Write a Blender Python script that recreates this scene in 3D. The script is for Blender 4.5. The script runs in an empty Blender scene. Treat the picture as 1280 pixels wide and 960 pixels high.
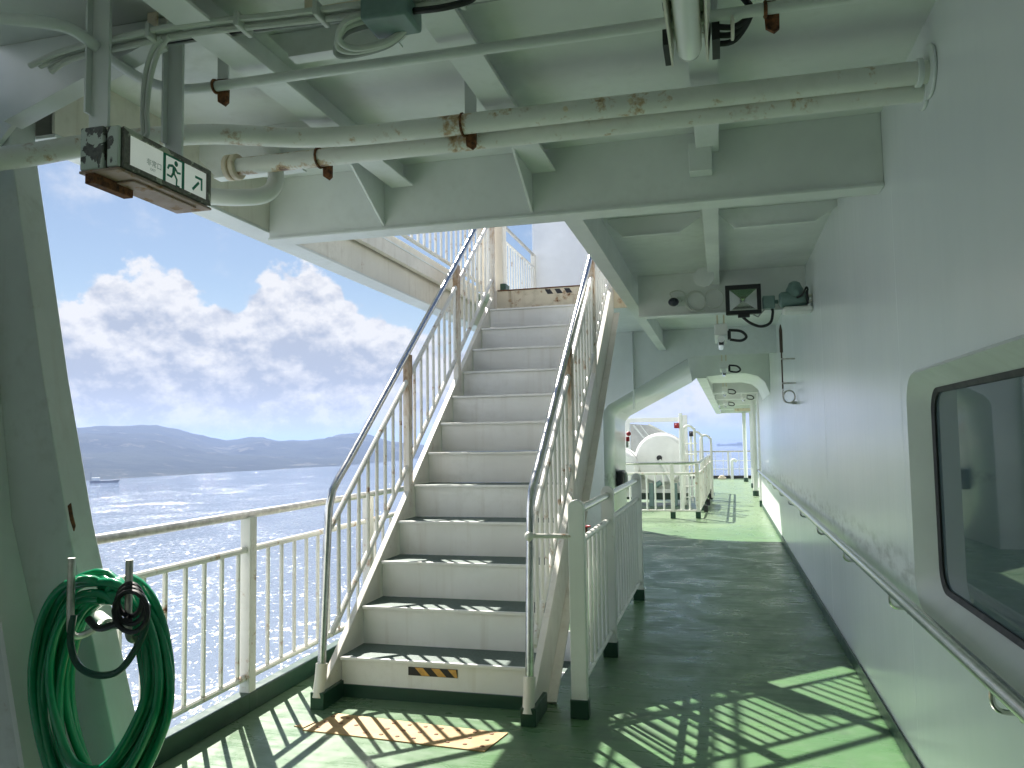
import bpy, bmesh, math, random
from mathutils import Vector, Matrix
R = math.radians
rnd = random.Random(7)
sc = bpy.context.scene
COL = sc.collection

# ------------------------------------------------------------------ camera
F_PX = 985.6
yaw, pitch, roll = .2577, .0697, -.0151
f = Vector((-math.sin(yaw)*math.cos(pitch), math.cos(yaw)*math.cos(pitch), math.sin(pitch)))
r0 = Vector((math.cos(yaw), math.sin(yaw), 0)); u0 = r0.cross(f)
r_ = r0*math.cos(roll)+u0*math.sin(roll); u_ = -r0*math.sin(roll)+u0*math.cos(roll)
cam = bpy.data.objects.new('camera', bpy.data.cameras.new('camera')); COL.objects.link(cam)
cam.matrix_world = Matrix(((r_.x, u_.x, -f.x, 0), (r_.y, u_.y, -f.y, 0), (r_.z, u_.z, -f.z, 1.5), (0, 0, 0, 1)))
cam.data.sensor_width = 36; cam.data.lens = F_PX/1280*36
cam.data.clip_start = .05; cam.data.clip_end = 30000
sc.camera = cam

# ------------------------------------------------------------------ light
SUN = Vector((-.585, .72, 1.0)).normalized()
el = math.asin(SUN.z); az = math.atan2(SUN.x, SUN.y)
sl = bpy.data.lights.new('sun', 'SUN'); sl.energy = 5.0; sl.angle = R(.5); sl.color = (1, .95, .87)
so = bpy.data.objects.new('sun', sl); COL.objects.link(so)
so.rotation_euler = SUN.to_track_quat('Z', 'Y').to_euler(); so.location = (-6, 7, 12)

vs = sc.view_settings
vs.view_transform = 'Standard'; vs.look = 'None'; vs.exposure = 1.4; vs.gamma = 1; vs.use_curve_mapping = False
sc.render.engine = 'CYCLES'
cy = sc.cycles
cy.max_bounces = 10; cy.diffuse_bounces = 6; cy.glossy_bounces = 4; cy.transmission_bounces = 6
cy.volume_bounces = 0; cy.transparent_max_bounces = 8
cy.sample_clamp_indirect = 6; cy.use_denoising = True
cy.caustics_reflective = True; cy.blur_glossy = 1.0

# ------------------------------------------------------------------ node helpers
class NT:
    def __init__(s, tree): s.t = tree; s.n = tree.nodes; s.l = tree.links
    def node(s, typ, **kw):
        n = s.n.new(typ)
        for k, v in kw.items(): setattr(n, k, v)
        return n
    def put(s, sock, v):
        if isinstance(v, bpy.types.NodeSocket): s.l.new(v, sock)
        elif v is not None:
            if isinstance(v, (tuple, list)) and len(v) == 3 and sock.type == 'RGBA': v = (*v, 1)
            sock.default_value = v
    def math(s, op, a, b=None, c=None, clamp=False):
        n = s.node('ShaderNodeMath', operation=op, use_clamp=clamp)
        s.put(n.inputs[0], a); s.put(n.inputs[1], b); s.put(n.inputs[2], c); return n.outputs[0]
    def vmath(s, op, a, b=None):
        n = s.node('ShaderNodeVectorMath', operation=op)
        s.put(n.inputs[0], a); s.put(n.inputs[1], b); return n.outputs[0]
    def mix(s, fac, a, b, blend='MIX'):
        n = s.node('ShaderNodeMix', data_type='RGBA', blend_type=blend)
        s.put(n.inputs[0], fac); s.put(n.inputs[6], a); s.put(n.inputs[7], b); return n.outputs[2]
    def noise(s, vec, scale, detail=4, rough=.55, dim='3D', dist=0, w=None):
        n = s.node('ShaderNodeTexNoise', noise_dimensions=dim)
        s.put(n.inputs['Vector'], vec); n.inputs['Scale'].default_value = scale
        n.inputs['Detail'].default_value = detail; n.inputs['Roughness'].default_value = rough; n.inputs['Distortion'].default_value = dist
        return n.outputs[0]
    def ramp(s, x, a, b, lo=0, hi=1, smooth=True):
        n = s.node('ShaderNodeMapRange', interpolation_type='SMOOTHSTEP' if smooth else 'LINEAR', clamp=True)
        s.put(n.inputs[0], x); n.inputs[1].default_value = a; n.inputs[2].default_value = b
        n.inputs[3].default_value = lo; n.inputs[4].default_value = hi; return n.outputs[0]
    def scale(s, vec, v):
        n = s.node('ShaderNodeMapping'); s.put(n.inputs[0], vec); n.inputs['Scale'].default_value = v; return n.outputs[0]
    def sep(s, vec):
        n = s.node('ShaderNodeSeparateXYZ'); s.put(n.inputs[0], vec); return n.outputs
    def comb(s, x, y, z):
        n = s.node('ShaderNodeCombineXYZ'); s.put(n.inputs[0], x); s.put(n.inputs[1], y); s.put(n.inputs[2], z); return n.outputs[0]
    def bump(s, h, strength=.2, dist=.01):
        n = s.node('ShaderNodeBump'); s.put(n.inputs['Height'], h); n.inputs['Strength'].default_value = strength
        n.inputs['Distance'].default_value = dist; return n.outputs[0]

def new_mat(name):
    m = bpy.data.materials.new(name); m.use_nodes = True
    t = NT(m.node_tree); t.n.clear()
    out = t.node('ShaderNodeOutputMaterial'); b = t.node('ShaderNodeBsdfPrincipled')
    t.l.new(b.outputs[0], out.inputs[0])
    return m, t, b
def wpos(t):
    return t.node('ShaderNodeNewGeometry').outputs['Position']

RUST1 = (.16, .055, .018); RUST2 = (.34, .17, .06)
def paint(name, base, rough=.38, rust=0.0, dirt=.25, streak=.0, bump=.12, rust_scale=7, bumpscale=9):
    """old ship's enamel: slight tone drift, grime, blisters of rust"""
    m, t, b = new_mat(name)
    P = wpos(t)
    n1 = t.noise(P, 1.7, 4); n2 = t.noise(P, 14, 5, .65)
    col = t.mix(t.ramp(n1, .3, .7), tuple(c*.90 for c in base), tuple(min(.86, c*1.05) for c in base))
    dm = t.ramp(t.math('ADD', t.math('MULTIPLY', n1, .5), t.math('MULTIPLY', n2, .5)), .50, .72)
    col = t.mix(t.math('MULTIPLY', dm, dirt), col, (base[0]*.52, base[1]*.50, base[2]*.42))
    if streak:
        st = t.noise(t.scale(P, (9, 9, .55)), 1.6, 4, .6)
        col = t.mix(t.math('MULTIPLY', t.ramp(st, .52, .8), streak), col, (.33, .24, .13))
    rgh = t.ramp(n2, .2, .8, rough*.8, rough*1.25)
    if rust:
        k = t.noise(P, rust_scale, 6, .7)
        lo = .76-.32*rust
        core = t.ramp(k, lo+.06, lo+.10); halo = t.ramp(k, lo-.05, lo+.07)
        col = t.mix(t.math('MULTIPLY', halo, .75), col, RUST2)
        col = t.mix(core, col, t.mix(n2, RUST1, (.07, .03, .015)))
        rgh = t.math('ADD', rgh, t.math('MULTIPLY', halo, .45), clamp=True)
    t.put(b.inputs['Base Color'], col); t.put(b.inputs['Roughness'], rgh)
    nb = t.noise(P, bumpscale, 3, .5); nf = t.noise(P, 160, 2, .5)
    t.put(b.inputs['Normal'], t.bump(t.math('ADD', nb, t.math('MULTIPLY', nf, .12)), bump, .01))
    return m
def plain(name, col, rough=.5, metal=0.0, var=.12, scale=20, bump=0.0):
    m, t, b = new_mat(name)
    n = t.noise(wpos(t), scale, 4, .6)
    t.put(b.inputs['Base Color'], t.mix(t.ramp(n, .25, .75), tuple(c*(1-var) for c in col), tuple(min(1, c*(1+var)) for c in col)))
    b.inputs['Metallic'].default_value = metal
    t.put(b.inputs['Roughness'], t.ramp(n, .2, .8, rough*.85, rough*1.2))
    if bump: t.put(b.inputs['Normal'], t.bump(n, bump, .004))
    return m

WHITE = (.78, .80, .76); CREAM = (.78, .75, .66)
M = {}
M['ceil'] = paint('ceiling paint', (.75, .78, .755), .42, 0, .22, bump=.26, bumpscale=4.5)
M['beam'] = paint('beam paint', (.73, .76, .735), .40, .04, .15, bump=.08, bumpscale=4)
M['column'] = paint('column paint', (.62, .66, .63), .42, .20, .40, .15, bump=.16, bumpscale=5)
M['white'] = paint('white paint', WHITE, .38, .10, .22)
M['pipe'] = paint('pipe paint', (.78, .79, .74), .40, .40, .25, rust_scale=4.2)
m = M['pipe']; t = NT(m.node_tree); b = t.n['Principled BSDF']; src = b.inputs['Base Color'].links[0].from_socket
P = wpos(t); rn = t.noise(P, 16, 6, .7); px, py, pz = t.sep(P)[0:3]
def near(c0, w_):
    return t.ramp(t.math('ABSOLUTE', t.math('SUBTRACT', px, c0)), w_*.3, w_, 1, 0)
yA = t.ramp(py, 3.12, 3.14); yB = t.math('SUBTRACT', 1, yA)
sp = t.math('ADD', t.math('MULTIPLY', yA, t.math('ADD', near(-1.82, .30), near(-2.12, .12))), t.math('ADD', near(-1.03, .10), t.math('MULTIPLY', yB, t.math('MULTIPLY', near(-.36, .20), .55))), clamp=True)
k = t.math('ADD', t.math('MULTIPLY', sp, .19), rn)
c_ = t.mix(t.ramp(k, .58, .72, 0, .8), src, (.42, .25, .08)); c_ = t.mix(t.ramp(k, .72, .80, 0, .9), c_, (.13, .05, .02))
t.put(b.inputs['Base Color'], c_)
M['cream'] = paint('weathered cream paint', CREAM, .42, .22, .35, .30, rust_scale=6)
M['rail'] = paint('railing paint', (.78, .77, .71), .38, .47, .25, rust_scale=8)
M['railr'] = paint('right railing paint', (.78, .79, .75), .36, .24, .18, rust_scale=11)  # cooler white with less rust, for the railing right of the stairs
m = paint('rust stained post paint', (.74, .70, .62), .45, .50, .5, .6, rust_scale=9); M['post'] = m
t = NT(m.node_tree); b = t.n['Principled BSDF']; src = b.inputs['Base Color'].links[0].from_socket
gz = t.sep(t.node('ShaderNodeTexCoord').outputs['Generated'])[2]
gn = t.noise(t.scale(wpos(t), (3, 3, 1)), 9, 5, .65)
st2 = t.ramp(t.math('ADD', gz, t.math('MULTIPLY', t.math('SUBTRACT', gn, .5), 1.3)), .35, 1.0, 0, .9)
c_ = t.mix(st2, src, (.40, .25, .13)); c_ = t.mix(t.ramp(t.math('ADD', t.math('MULTIPLY', gz, .5), gn), .92, 1.12, 0, .85), c_, (.15, .06, .025))
t.put(b.inputs['Base Color'], c_)
M['rusty'] = paint('flaking rusty paint', (.74, .66, .50), .6, .52, .5, .85, rust_scale=9)
M['rust'] = plain('rust', (.15, .062, .026), .9, 0, .75, 55, .9)
M['riser'] = paint('stair riser paint', (.85, .84, .80), .42, .10, .22, .20, rust_scale=12)
M['green'] = paint('dark green coaming paint', (.012, .055, .030), .35, .0, .3)
M['steel'] = plain('brushed stainless', (.62, .62, .60), .22, 1.0, .12, 30)
M['dull'] = plain('weathered steel tube', (.55, .54, .50), .38, .85, .25, 25)
M['black'] = plain('black plastic', (.012, .013, .016), .4)
M['rubber'] = plain('black cable', (.015, .016, .018), .55)
M['cable'] = paint('painted cable', (.62, .65, .60), .5, .16, .4)
M['cablegrey'] = plain('grey cable', (.35, .37, .36), .5)
M['greygreen'] = plain('grey green enamel', (.16, .25, .23), .4)
M['yellow'] = plain('yellow sticker', (.62, .34, .08), .5, 0, .2, 30)
M['red'] = plain('red paint', (.35, .02, .03), .45)
M['grp'] = plain('white fibreglass', (.82, .82, .80), .3, 0, .05, 3)
M['canvas'] = plain('grey canvas', (.50, .50, .50), .8, 0, .1, 12)
M['gasket'] = plain('black gasket', (.012, .014, .014), .5)
M['dark'] = plain('dark interior', (.16, .17, .16), .8)
M['curtain'] = plain('pale curtain', (.74, .77, .72), .9, 0, .1, 6)
M['sign_green'] = plain('sign green', (.0, .22, .13), .45, 0, .05)
M['signwhite'] = plain('aged sign white', (.85, .86, .82), .4, 0, .06, 6)
M['signgrey'] = plain('worn sign letters', (.16, .24, .20), .5)
def peel(name, top, under, thr, scale):
    m, t, b = new_mat(name); P = wpos(t)
    n = t.noise(P, scale, 6, .6, dist=.4); n2 = t.noise(P, 60, 4, .6); e = t.ramp(n, thr, thr+.012)
    c_ = t.mix(e, top, t.mix(t.ramp(n2, .35, .7), under, tuple(x*.6 for x in under)))
    c_ = t.mix(t.ramp(t.noise(P, 22, 5, .7), .60, .70, 0, .8), c_, (.17, .08, .035))
    t.put(b.inputs['Base Color'], c_); b.inputs['Roughness'].default_value = .6
    t.put(b.inputs['Normal'], t.bump(t.math('ADD', e, t.math('MULTIPLY', n2, .3)), .4, .002)); return m
M['signbox'] = peel('peeling sign frame', (.46, .47, .40), (.20, .19, .17), .44, 15)
M['signcap'] = peel('peeling pale housing', (.60, .66, .60), (.15, .15, .14), .56, 11)
M['copper'] = paint('rusted sign underside', (.42, .30, .25), .6, .62, .5, rust_scale=16)
M['bluewall'] = paint('upper house paint', (.78, .80, .82), .45, 0, .08)
M['darkship'] = plain('distant hull', (.05, .055, .07), .7)
M['probe'] = plain('dark bronze', (.10, .075, .055), .5, .6)

# the exit sign is a lit lantern: faint glow behind its face
b = M['signwhite'].node_tree.nodes['Principled BSDF']; b.inputs['Emission Color'].default_value = (.92, 1, .93, 1); b.inputs['Emission Strength'].default_value = .09
# tube of a lamp
m, t, b = new_mat('lamp tube cover'); M['tube'] = m
b.inputs['Base Color'].default_value = (.85, .87, .85, 1); b.inputs['Roughness'].default_value = .12

# deckhouse wall: glossy enamel, vertical brush drag
m, t, b = new_mat('deckhouse wall enamel'); M['wall'] = m
P = wpos(t); n1 = t.noise(P, 1.1, 4); st = t.noise(t.scale(P, (1, 14, .6)), 1.3, 5, .6); n2 = t.noise(P, 30, 3)
px, py, pz = t.sep(P)[0:3]
col = t.mix(t.ramp(n1, .3, .7), (.75, .785, .79), (.80, .825, .825))
col = t.mix(t.math('MULTIPLY', t.ramp(st, .55, .85), .05), col, (.45, .45, .40))
# grime rubbed in above the handrail
gr = t.math('MULTIPLY', t.ramp(t.math('ABSOLUTE', t.math('SUBTRACT', pz, .89)), .02, .13, 1, 0), t.ramp(t.noise(t.scale(P, (1, 2, 6)), 2.5, 5, .6), .38, .72))
col = t.mix(t.math('MULTIPLY', gr, .55), col, (.22, .21, .19))
t.put(b.inputs['Base Color'], col)
t.put(b.inputs['Roughness'], t.ramp(st, .2, .8, .22, .27))
t.put(b.inputs['Normal'], t.bump(t.math('ADD', t.math('MULTIPLY', st, .03), t.math('ADD', t.math('MULTIPLY', n2, .08), t.math('MULTIPLY', t.noise(P, 2.2, 2), 1.2))), .12, .012))

# deck: green anti-slip paint, worn and wet looking
m, t, b = new_mat('green deck paint'); M['deck'] = m
P = wpos(t); n1 = t.noise(P, .9, 5, .6); n2 = t.noise(P, 9, 6, .65)
px, py, pz = t.sep(P)[0:3]
drag = t.noise(t.scale(P, (1, 2.6, 1)), 1.9, 7, .68, dist=1.1); blot = t.noise(P, 2.3, 6, .66, dist=.8)
col = t.mix(t.ramp(n1, .3, .7), (.078, .170, .076), (.115, .218, .096))
col = t.mix(t.ramp(n2, .45, .75, 0, .45), col, (.13, .20, .12))
col = t.mix(t.ramp(t.math('ADD', t.math('MULTIPLY', drag, .5), t.math('MULTIPLY', blot, .5)), .50, .66, 0, .62), col, (.060, .092, .066))
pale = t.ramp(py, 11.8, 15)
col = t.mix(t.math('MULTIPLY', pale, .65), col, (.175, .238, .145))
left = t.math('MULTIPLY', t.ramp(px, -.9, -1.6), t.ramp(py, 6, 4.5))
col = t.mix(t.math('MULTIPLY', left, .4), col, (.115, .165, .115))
lines = t.noise(t.scale(P, (1.0, 9, 1)), 2.2, 5, .7)
col = t.mix(t.ramp(lines, .56, .72, 0, .40), col, (.05, .072, .056))
scuff = t.ramp(t.noise(P, 34, 4, .7), .62, .78, 0, .5)
col = t.mix(scuff, col, (.07, .10, .075))
t.put(b.inputs['Base Color'], col)
t.put(b.inputs['Roughness'], t.math('ADD', t.ramp(t.math('ADD', t.math('MULTIPLY', blot, .6), t.math('MULTIPLY', lines, .4)), .38, .64, .19, .42), t.math('MULTIPLY', n2, .10)))
t.put(b.inputs['Normal'], t.bump(t.math('ADD', t.math('MULTIPLY', n2, .5), t.math('ADD', t.math('MULTIPLY', drag, .5), t.math('MULTIPLY', t.noise(P, 140, 2), .10))), .16, .01))

# tread: grey-green non-slip
m, t, b = new_mat('tread paint'); M['tread'] = m
n = t.noise(wpos(t), 60, 4, .7)
t.put(b.inputs['Base Color'], t.mix(t.ramp(n, .35, .7), (.060, .098, .080), (.105, .15, .13))); b.inputs['Roughness'].default_value = .55
t.put(b.inputs['Normal'], t.bump(n, .4, .004))

# hose
m, t, b = new_mat('green hose'); M['hose'] = m
n = t.noise(wpos(t), 12, 4)
t.put(b.inputs['Base Color'], t.mix(n, (.0, .16, .07), (.005, .36, .16))); b.inputs['Roughness'].default_value = .22
b.inputs['Coat Weight'].default_value = .4

# yellow tactile mat
m, t, b = new_mat('tactile mat'); M['mat'] = m
n = t.noise(wpos(t), 12, 5, .65)
t.put(b.inputs['Base Color'], t.mix(t.ramp(n, .35, .7), (.44, .29, .115), (.32, .20, .075))); b.inputs['Roughness'].default_value = .6
t.put(b.inputs['Normal'], t.bump(n, .3, .004))
M['stud'] = plain('worn mat stud', (.20, .10, .04), .7, 0, .3, 40)

# window glass
m, t, b = new_mat('window glass'); M['glass'] = m
b.inputs['Base Color'].default_value = (.13, .185, .20, 1); b.inputs['Roughness'].default_value = .025
b.inputs['Transmission Weight'].default_value = .32; b.inputs['IOR'].default_value = 1.45

# sea
m, t, b = new_mat('sea water'); M['sea'] = m
P = wpos(t)
def ncol(vec, sc_, d):
    n = t.node('ShaderNodeTexNoise'); t.put(n.inputs['Vector'], vec); n.inputs['Scale'].default_value = sc_
    n.inputs['Detail'].default_value = d; n.inputs['Roughness'].default_value = .62; return t.vmath('SUBTRACT', n.outputs['Color'], (.5, .5, .5))
def amp(v, k): return t.vmath('MULTIPLY', v, (k, k, 0))
sl_ = t.vmath('ADD', amp(ncol(t.scale(P, (1.0, .8, 1)), .05, 2), .6), t.vmath('ADD', amp(ncol(t.scale(P, (1.2, .8, 1)), .8, 4), 1.45), amp(ncol(P, 4.5, 2), 1.2)))
t.put(b.inputs['Normal'], t.vmath('NORMALIZE', t.vmath('ADD', sl_, (0, 0, 1))))
lane = t.noise(t.scale(P, (1, .35, 1)), .006, 4, .6)
t.put(b.inputs['Base Color'], t.mix(t.ramp(lane, .38, .62), (.11, .145, .20), (.19, .23, .29)))
b.inputs['Roughness'].default_value = .11; b.inputs['IOR'].default_value = 1.33

# hills
m, t, b = new_mat('wooded hills'); M['hills'] = m
P = wpos(t); n1 = t.noise(P, .012, 6, .65); n2 = t.noise(P, .06, 5, .7); n3 = t.noise(t.scale(P, (1, 1, 3)), .02, 3, .6)
col = t.mix(t.ramp(n1, .35, .65), (.010, .018, .018), (.026, .036, .030))
col = t.mix(t.math('MULTIPLY', t.ramp(n3, .56, .64), t.ramp(n2, .45, .6)), col, (.10, .10, .085))
t.put(b.inputs['Base Color'], col); b.inputs['Roughness'].default_value = .95; b.inputs['Specular IOR Level'].default_value = .1
t.put(b.inputs['Normal'], t.bump(n2, .7, 6))

# ------------------------------------------------------------------ world
w = bpy.data.worlds.new('World'); sc.world = w; w.use_nodes = True
t = NT(w.node_tree); t.n.clear()
out = t.node('ShaderNodeOutputWorld'); bg = t.node('ShaderNodeBackground'); t.l.new(bg.outputs[0], out.inputs[0])
sky = t.node('ShaderNodeTexSky', sky_type='NISHITA'); sky.sun_disc = False
sky.sun_elevation = el; sky.sun_rotation = az; sky.air_density = 1.0; sky.dust_density = .35; sky.ozone_density = 1.5
SKY_S = .036
D = t.node('ShaderNodeTexCoord').outputs['Generated']
dx, dy, dz = t.sep(D)[0:3]
A = t.math('ARCTAN2', dx, dy); E_ = t.math('ARCSINE', dz)       # azimuth from ship's head, elevation, radians
deg = 57.29578
Ad = t.math('MULTIPLY', A, deg); Ed = t.math('MULTIPLY', E_, deg)
Q = t.comb(t.math('MULTIPLY', A, 1.0), t.math('MULTIPLY', E_, 1.25), 3.7)
def fbm(vec, s, d, ro): return t.noise(vec, s, d, ro)
def shift(x, y): return t.vmath('ADD', Q, (x, y, 0))
big = fbm(Q, 9, 3, .5); fine = fbm(Q, 26, 8, .60)
# cumulus bank: top outline by azimuth (degrees)
fc = t.node('ShaderNodeFloatCurve'); c = fc.mapping.curves[0]
pts = [(-180, 12), (-150, 18), (-115, 25), (-90, 24), (-70, 15), (-56, 9.5), (-50, 8.8), (-45.5, 8.4), (-43, 10.2), (-40, 11.6), (-37.5, 11.2), (-35.2, 8.9), (-33, 10.6), (-30, 12.4), (-27.5, 11.2), (-25.5, 8.2), (-22, 7.6), (-17, 6), (-8, 3), (20, 3), (60, 8), (120, 16), (180, 12)]  # bank raised abeam, out of view, as added light for the wall
NX = lambda a: (a+180)/360
c.points[0].location = (NX(pts[0][0]), pts[0][1]/30); c.points[1].location = (NX(pts[-1][0]), pts[-1][1]/30)
for a_, e_ in pts[1:-1]: c.points.new(NX(a_), e_/30)
fc.mapping.update()
t.put(fc.inputs['Value'], t.ramp(Ad, -180, 180, 0, 1, False))
top = t.math('MULTIPLY', fc.outputs[0], 30)
nz = t.math('ADD', t.math('MULTIPLY', t.math('SUBTRACT', big, .5), 4.0), t.math('MULTIPLY', t.math('SUBTRACT', fine, .5), 5.5))
edge = t.math('ADD', t.math('ADD', t.math('SUBTRACT', top, Ed), .7), nz)
bank = t.ramp(edge, -.1, .7)
# scattered fair-weather puffs higher up
puffn = t.noise(shift(5.3, 1.7), 4.2, 8, .62)
puff = t.math('MULTIPLY', t.ramp(puffn, .56, .72), t.ramp(Ed, 9, 14))
# relief: light comes from above
def relief(sx, sy, s, d, ro): return t.math('SUBTRACT', fbm(Q, s, d, ro), fbm(shift(sx, sy), s, d, ro))
rl = t.math('ADD', t.math('MULTIPLY', relief(.006, .028, 14, 8, .58), 2.7), t.math('MULTIPLY', relief(.003, .010, 40, 6, .60), 1.5))
thick = t.ramp(edge, 0, 6.5)
shade = t.math('ADD', t.math('SUBTRACT', .86, t.math('MULTIPLY', thick, .52)), rl, clamp=True)
shade = t.math('ADD', t.ramp(shade, .12, .95, 0, 1, False), t.ramp(Ed, .5, 4.5, .30, 0), clamp=True)
ccol = t.mix(shade, (.185, .207, .25), (.345, .345, .35))
# clouds out of view abeam and astern, brightened to throw light on the wall
cloud_boost = t.math('MULTIPLY', t.ramp(Ad, -50, -80, 1, 2.6), t.ramp(Ad, 20, 90, 1, 2.3))
ccol = t.vmath('MULTIPLY', ccol, t.comb(cloud_boost, cloud_boost, cloud_boost))
lowhaze = t.ramp(Ed, 0, 5, .16, 0)
skyc = t.mix(1, sky.outputs[0], (SKY_S, SKY_S, SKY_S), 'MULTIPLY')
c1 = t.mix(t.math('MULTIPLY', puff, .8), t.mix(t.ramp(Ed, 0, 11, .85, 0), skyc, (.285, .31, .355)), (.33, .34, .36))
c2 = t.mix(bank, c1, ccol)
hz = t.mix(lowhaze, c2, (.29, .31, .35))
gnd = t.mix(t.ramp(Ed, -1.0, 0), (.16, .20, .28), hz)
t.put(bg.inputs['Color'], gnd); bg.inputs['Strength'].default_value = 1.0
w.cycles.sampling_method = 'MANUAL'; w.cycles.sample_map_resolution = 1024

# ------------------------------------------------------------------ mesh builder
class MB:
    def __init__(s): s.bm = bmesh.new()
    def quad(s, *ps):
        return s.bm.faces.new([s.bm.verts.new(p) for p in ps])
    def box(s, x0, x1, y0, y1, z0, z1):
        v = [s.bm.verts.new((x, y, z)) for z in (z0, z1) for y in (y0, y1) for x in (x0, x1)]
        for q in ((0, 2, 3, 1), (4, 5, 7, 6), (0, 1, 5, 4), (2, 6, 7, 3), (0, 4, 6, 2), (1, 3, 7, 5)): s.bm.faces.new([v[i] for i in q])
        return s
    def prism(s, pts, axis, a, b):
        """outline pts (2-D) swept along axis from a to b; x: (y,z), y: (x,z), z: (x,y)"""
        def P(p, c):
            return {'x': (c, p[0], p[1]), 'y': (p[0], c, p[1]), 'z': (p[0], p[1], c)}[axis]
        A_ = [s.bm.verts.new(P(p, a)) for p in pts]; B_ = [s.bm.verts.new(P(p, b)) for p in pts]
        n = len(pts)
        s.bm.faces.new(A_); s.bm.faces.new(B_[::-1])
        for i in range(n): s.bm.faces.new((A_[i], B_[i], B_[(i+1) % n], A_[(i+1) % n]))
        return s
    def tube(s, path, r, n=10, closed=False, cap=True, rads=None):
        path = [Vector(p) for p in path]; k = len(path)
        T = []
        for i in range(k):
            a = path[(i-1) % k] if (closed or i > 0) else path[i]
            b = path[(i+1) % k] if (closed or i < k-1) else path[i]
            T.append((b-a).normalized())
        up = Vector((0, 0, 1)) if abs(T[0].z) < .9 else Vector((1, 0, 0))
        N = (up-T[0]*up.dot(T[0])).normalized(); rings = []
        for i in range(k):
            N = (N-T[i]*N.dot(T[i])).normalized(); B = T[i].cross(N)
            rr = rads[i] if rads else r
            rings.append([s.bm.verts.new(path[i]+(N*math.cos(q)+B*math.sin(q))*rr) for q in [2*math.pi*j/n for j in range(n)]])
        for i in range(k if closed else k-1):
            a, b = rings[i], rings[(i+1) % k]
            for j in range(n): s.bm.faces.new((a[j], a[(j+1) % n], b[(j+1) % n], b[j]))
        if cap and not closed:
            s.bm.faces.new(rings[0][::-1]); s.bm.faces.new(rings[-1])
        return s
    def cyl(s, a, b, r, n=16, r2=None): return s.tube([a, b], r, n, rads=[r, r if r2 is None else r2])
    def ball(s, c, r, n=12, sq=(1, 1, 1)):
        c = Vector(c); rows = []
        for i in range(1, n):
            th = math.pi*i/n
            rows.append([s.bm.verts.new(c+Vector((r*sq[0]*math.sin(th)*math.cos(2*math.pi*j/(2*n)), r*sq[1]*math.sin(th)*math.sin(2*math.pi*j/(2*n)), r*sq[2]*math.cos(th)))) for j in range(2*n)])
        t_ = s.bm.verts.new(c+Vector((0, 0, r*sq[2]))); b_ = s.bm.verts.new(c-Vector((0, 0, r*sq[2])))
        for j in range(2*n):
            q = (j+1) % (2*n)
            s.bm.faces.new((t_, rows[0][j], rows[0][q])); s.bm.faces.new((b_, rows[-1][q], rows[-1][j]))
            for i in range(n-2): s.bm.faces.new((rows[i][j], rows[i+1][j], rows[i+1][q], rows[i][q]))
        return s
    def build(s, name, mat, parent=None, bevel=0.0, ang=35):
        bmesh.ops.recalc_face_normals(s.bm, faces=s.bm.faces[:])
        off = Vector((0, 0, 0))
        p = parent
        while p is not None: off += p.location; p = p.parent
        if off.length: bmesh.ops.translate(s.bm, verts=s.bm.verts[:], vec=-off)
        me = bpy.data.meshes.new(name); s.bm.to_mesh(me); s.bm.free()
        me.polygons.foreach_set('use_smooth', [True]*len(me.polygons)); me.set_sharp_from_angle(angle=R(ang))
        me.materials.append(M[mat] if isinstance(mat, str) else mat)
        o = bpy.data.objects.new(name, me); COL.objects.link(o)
        if parent is not None: o.parent = parent
        if bevel:
            bv = o.modifiers.new('edge', 'BEVEL'); bv.width = bevel; bv.segments = 2; bv.limit_method = 'ANGLE'; bv.angle_limit = R(40)
        return o
def tag(o, label=None, cat=None, group=None, kind=None):
    for k, v in (('label', label), ('category', cat), ('group', group), ('kind', kind)):
        if v: o[k] = v
    return o
def thing(name, label, cat, loc, group=None):
    o = bpy.data.objects.new(name, None); COL.objects.link(o); o.location = loc; o.empty_display_size = .2
    return tag(o, label, cat, group)
def copy_tree(o, parent=None):
    c = o.copy(); COL.objects.link(c); c.parent = parent
    for ch in list(o.children): copy_tree(ch, c)
    return c
def smooth_path(pts, n=8, closed=False):
    pts = [Vector(p) for p in pts]; k = len(pts); out_ = []
    for i in range(k if closed else k-1):
        if closed: p0, p1, p2, p3 = pts[i-1], pts[i], pts[(i+1) % k], pts[(i+2) % k]
        else: p0, p1, p2, p3 = pts[max(i-1, 0)], pts[i], pts[i+1], pts[min(i+2, k-1)]
        for j in range(n):
            u = j/n
            out_.append(.5*((2*p1)+(p2-p0)*u+(2*p0-5*p1+4*p2-p3)*u*u+(3*p1-p0-3*p2+p3)*u**3))
    if not closed: out_.append(pts[-1])
    return out_
def rrect(a0, a1, b0, b1, r, n=6):
    o = []
    for ca, cb, s0 in ((a1-r, b1-r, 0), (a0+r, b1-r, 90), (a0+r, b0+r, 180), (a1-r, b0+r, 270)):
        for i in range(n+1):
            q = R(s0+90*i/n); o.append((ca+r*math.cos(q), cb+r*math.sin(q)))
    return o

XW = .786           # deckhouse wall
XS = -2.63          # ship's side railing
ZC = 3.03           # underside of the deck above
SEA = -24.0

# ================================================================== SETTING
# sea, hills
b_ = MB()
b_.quad((-9000, -9000, SEA), (9000, -9000, SEA), (9000, 9000, SEA), (-9000, 9000, SEA))
tag(b_.build('sea', 'sea'), kind='structure')

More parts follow.
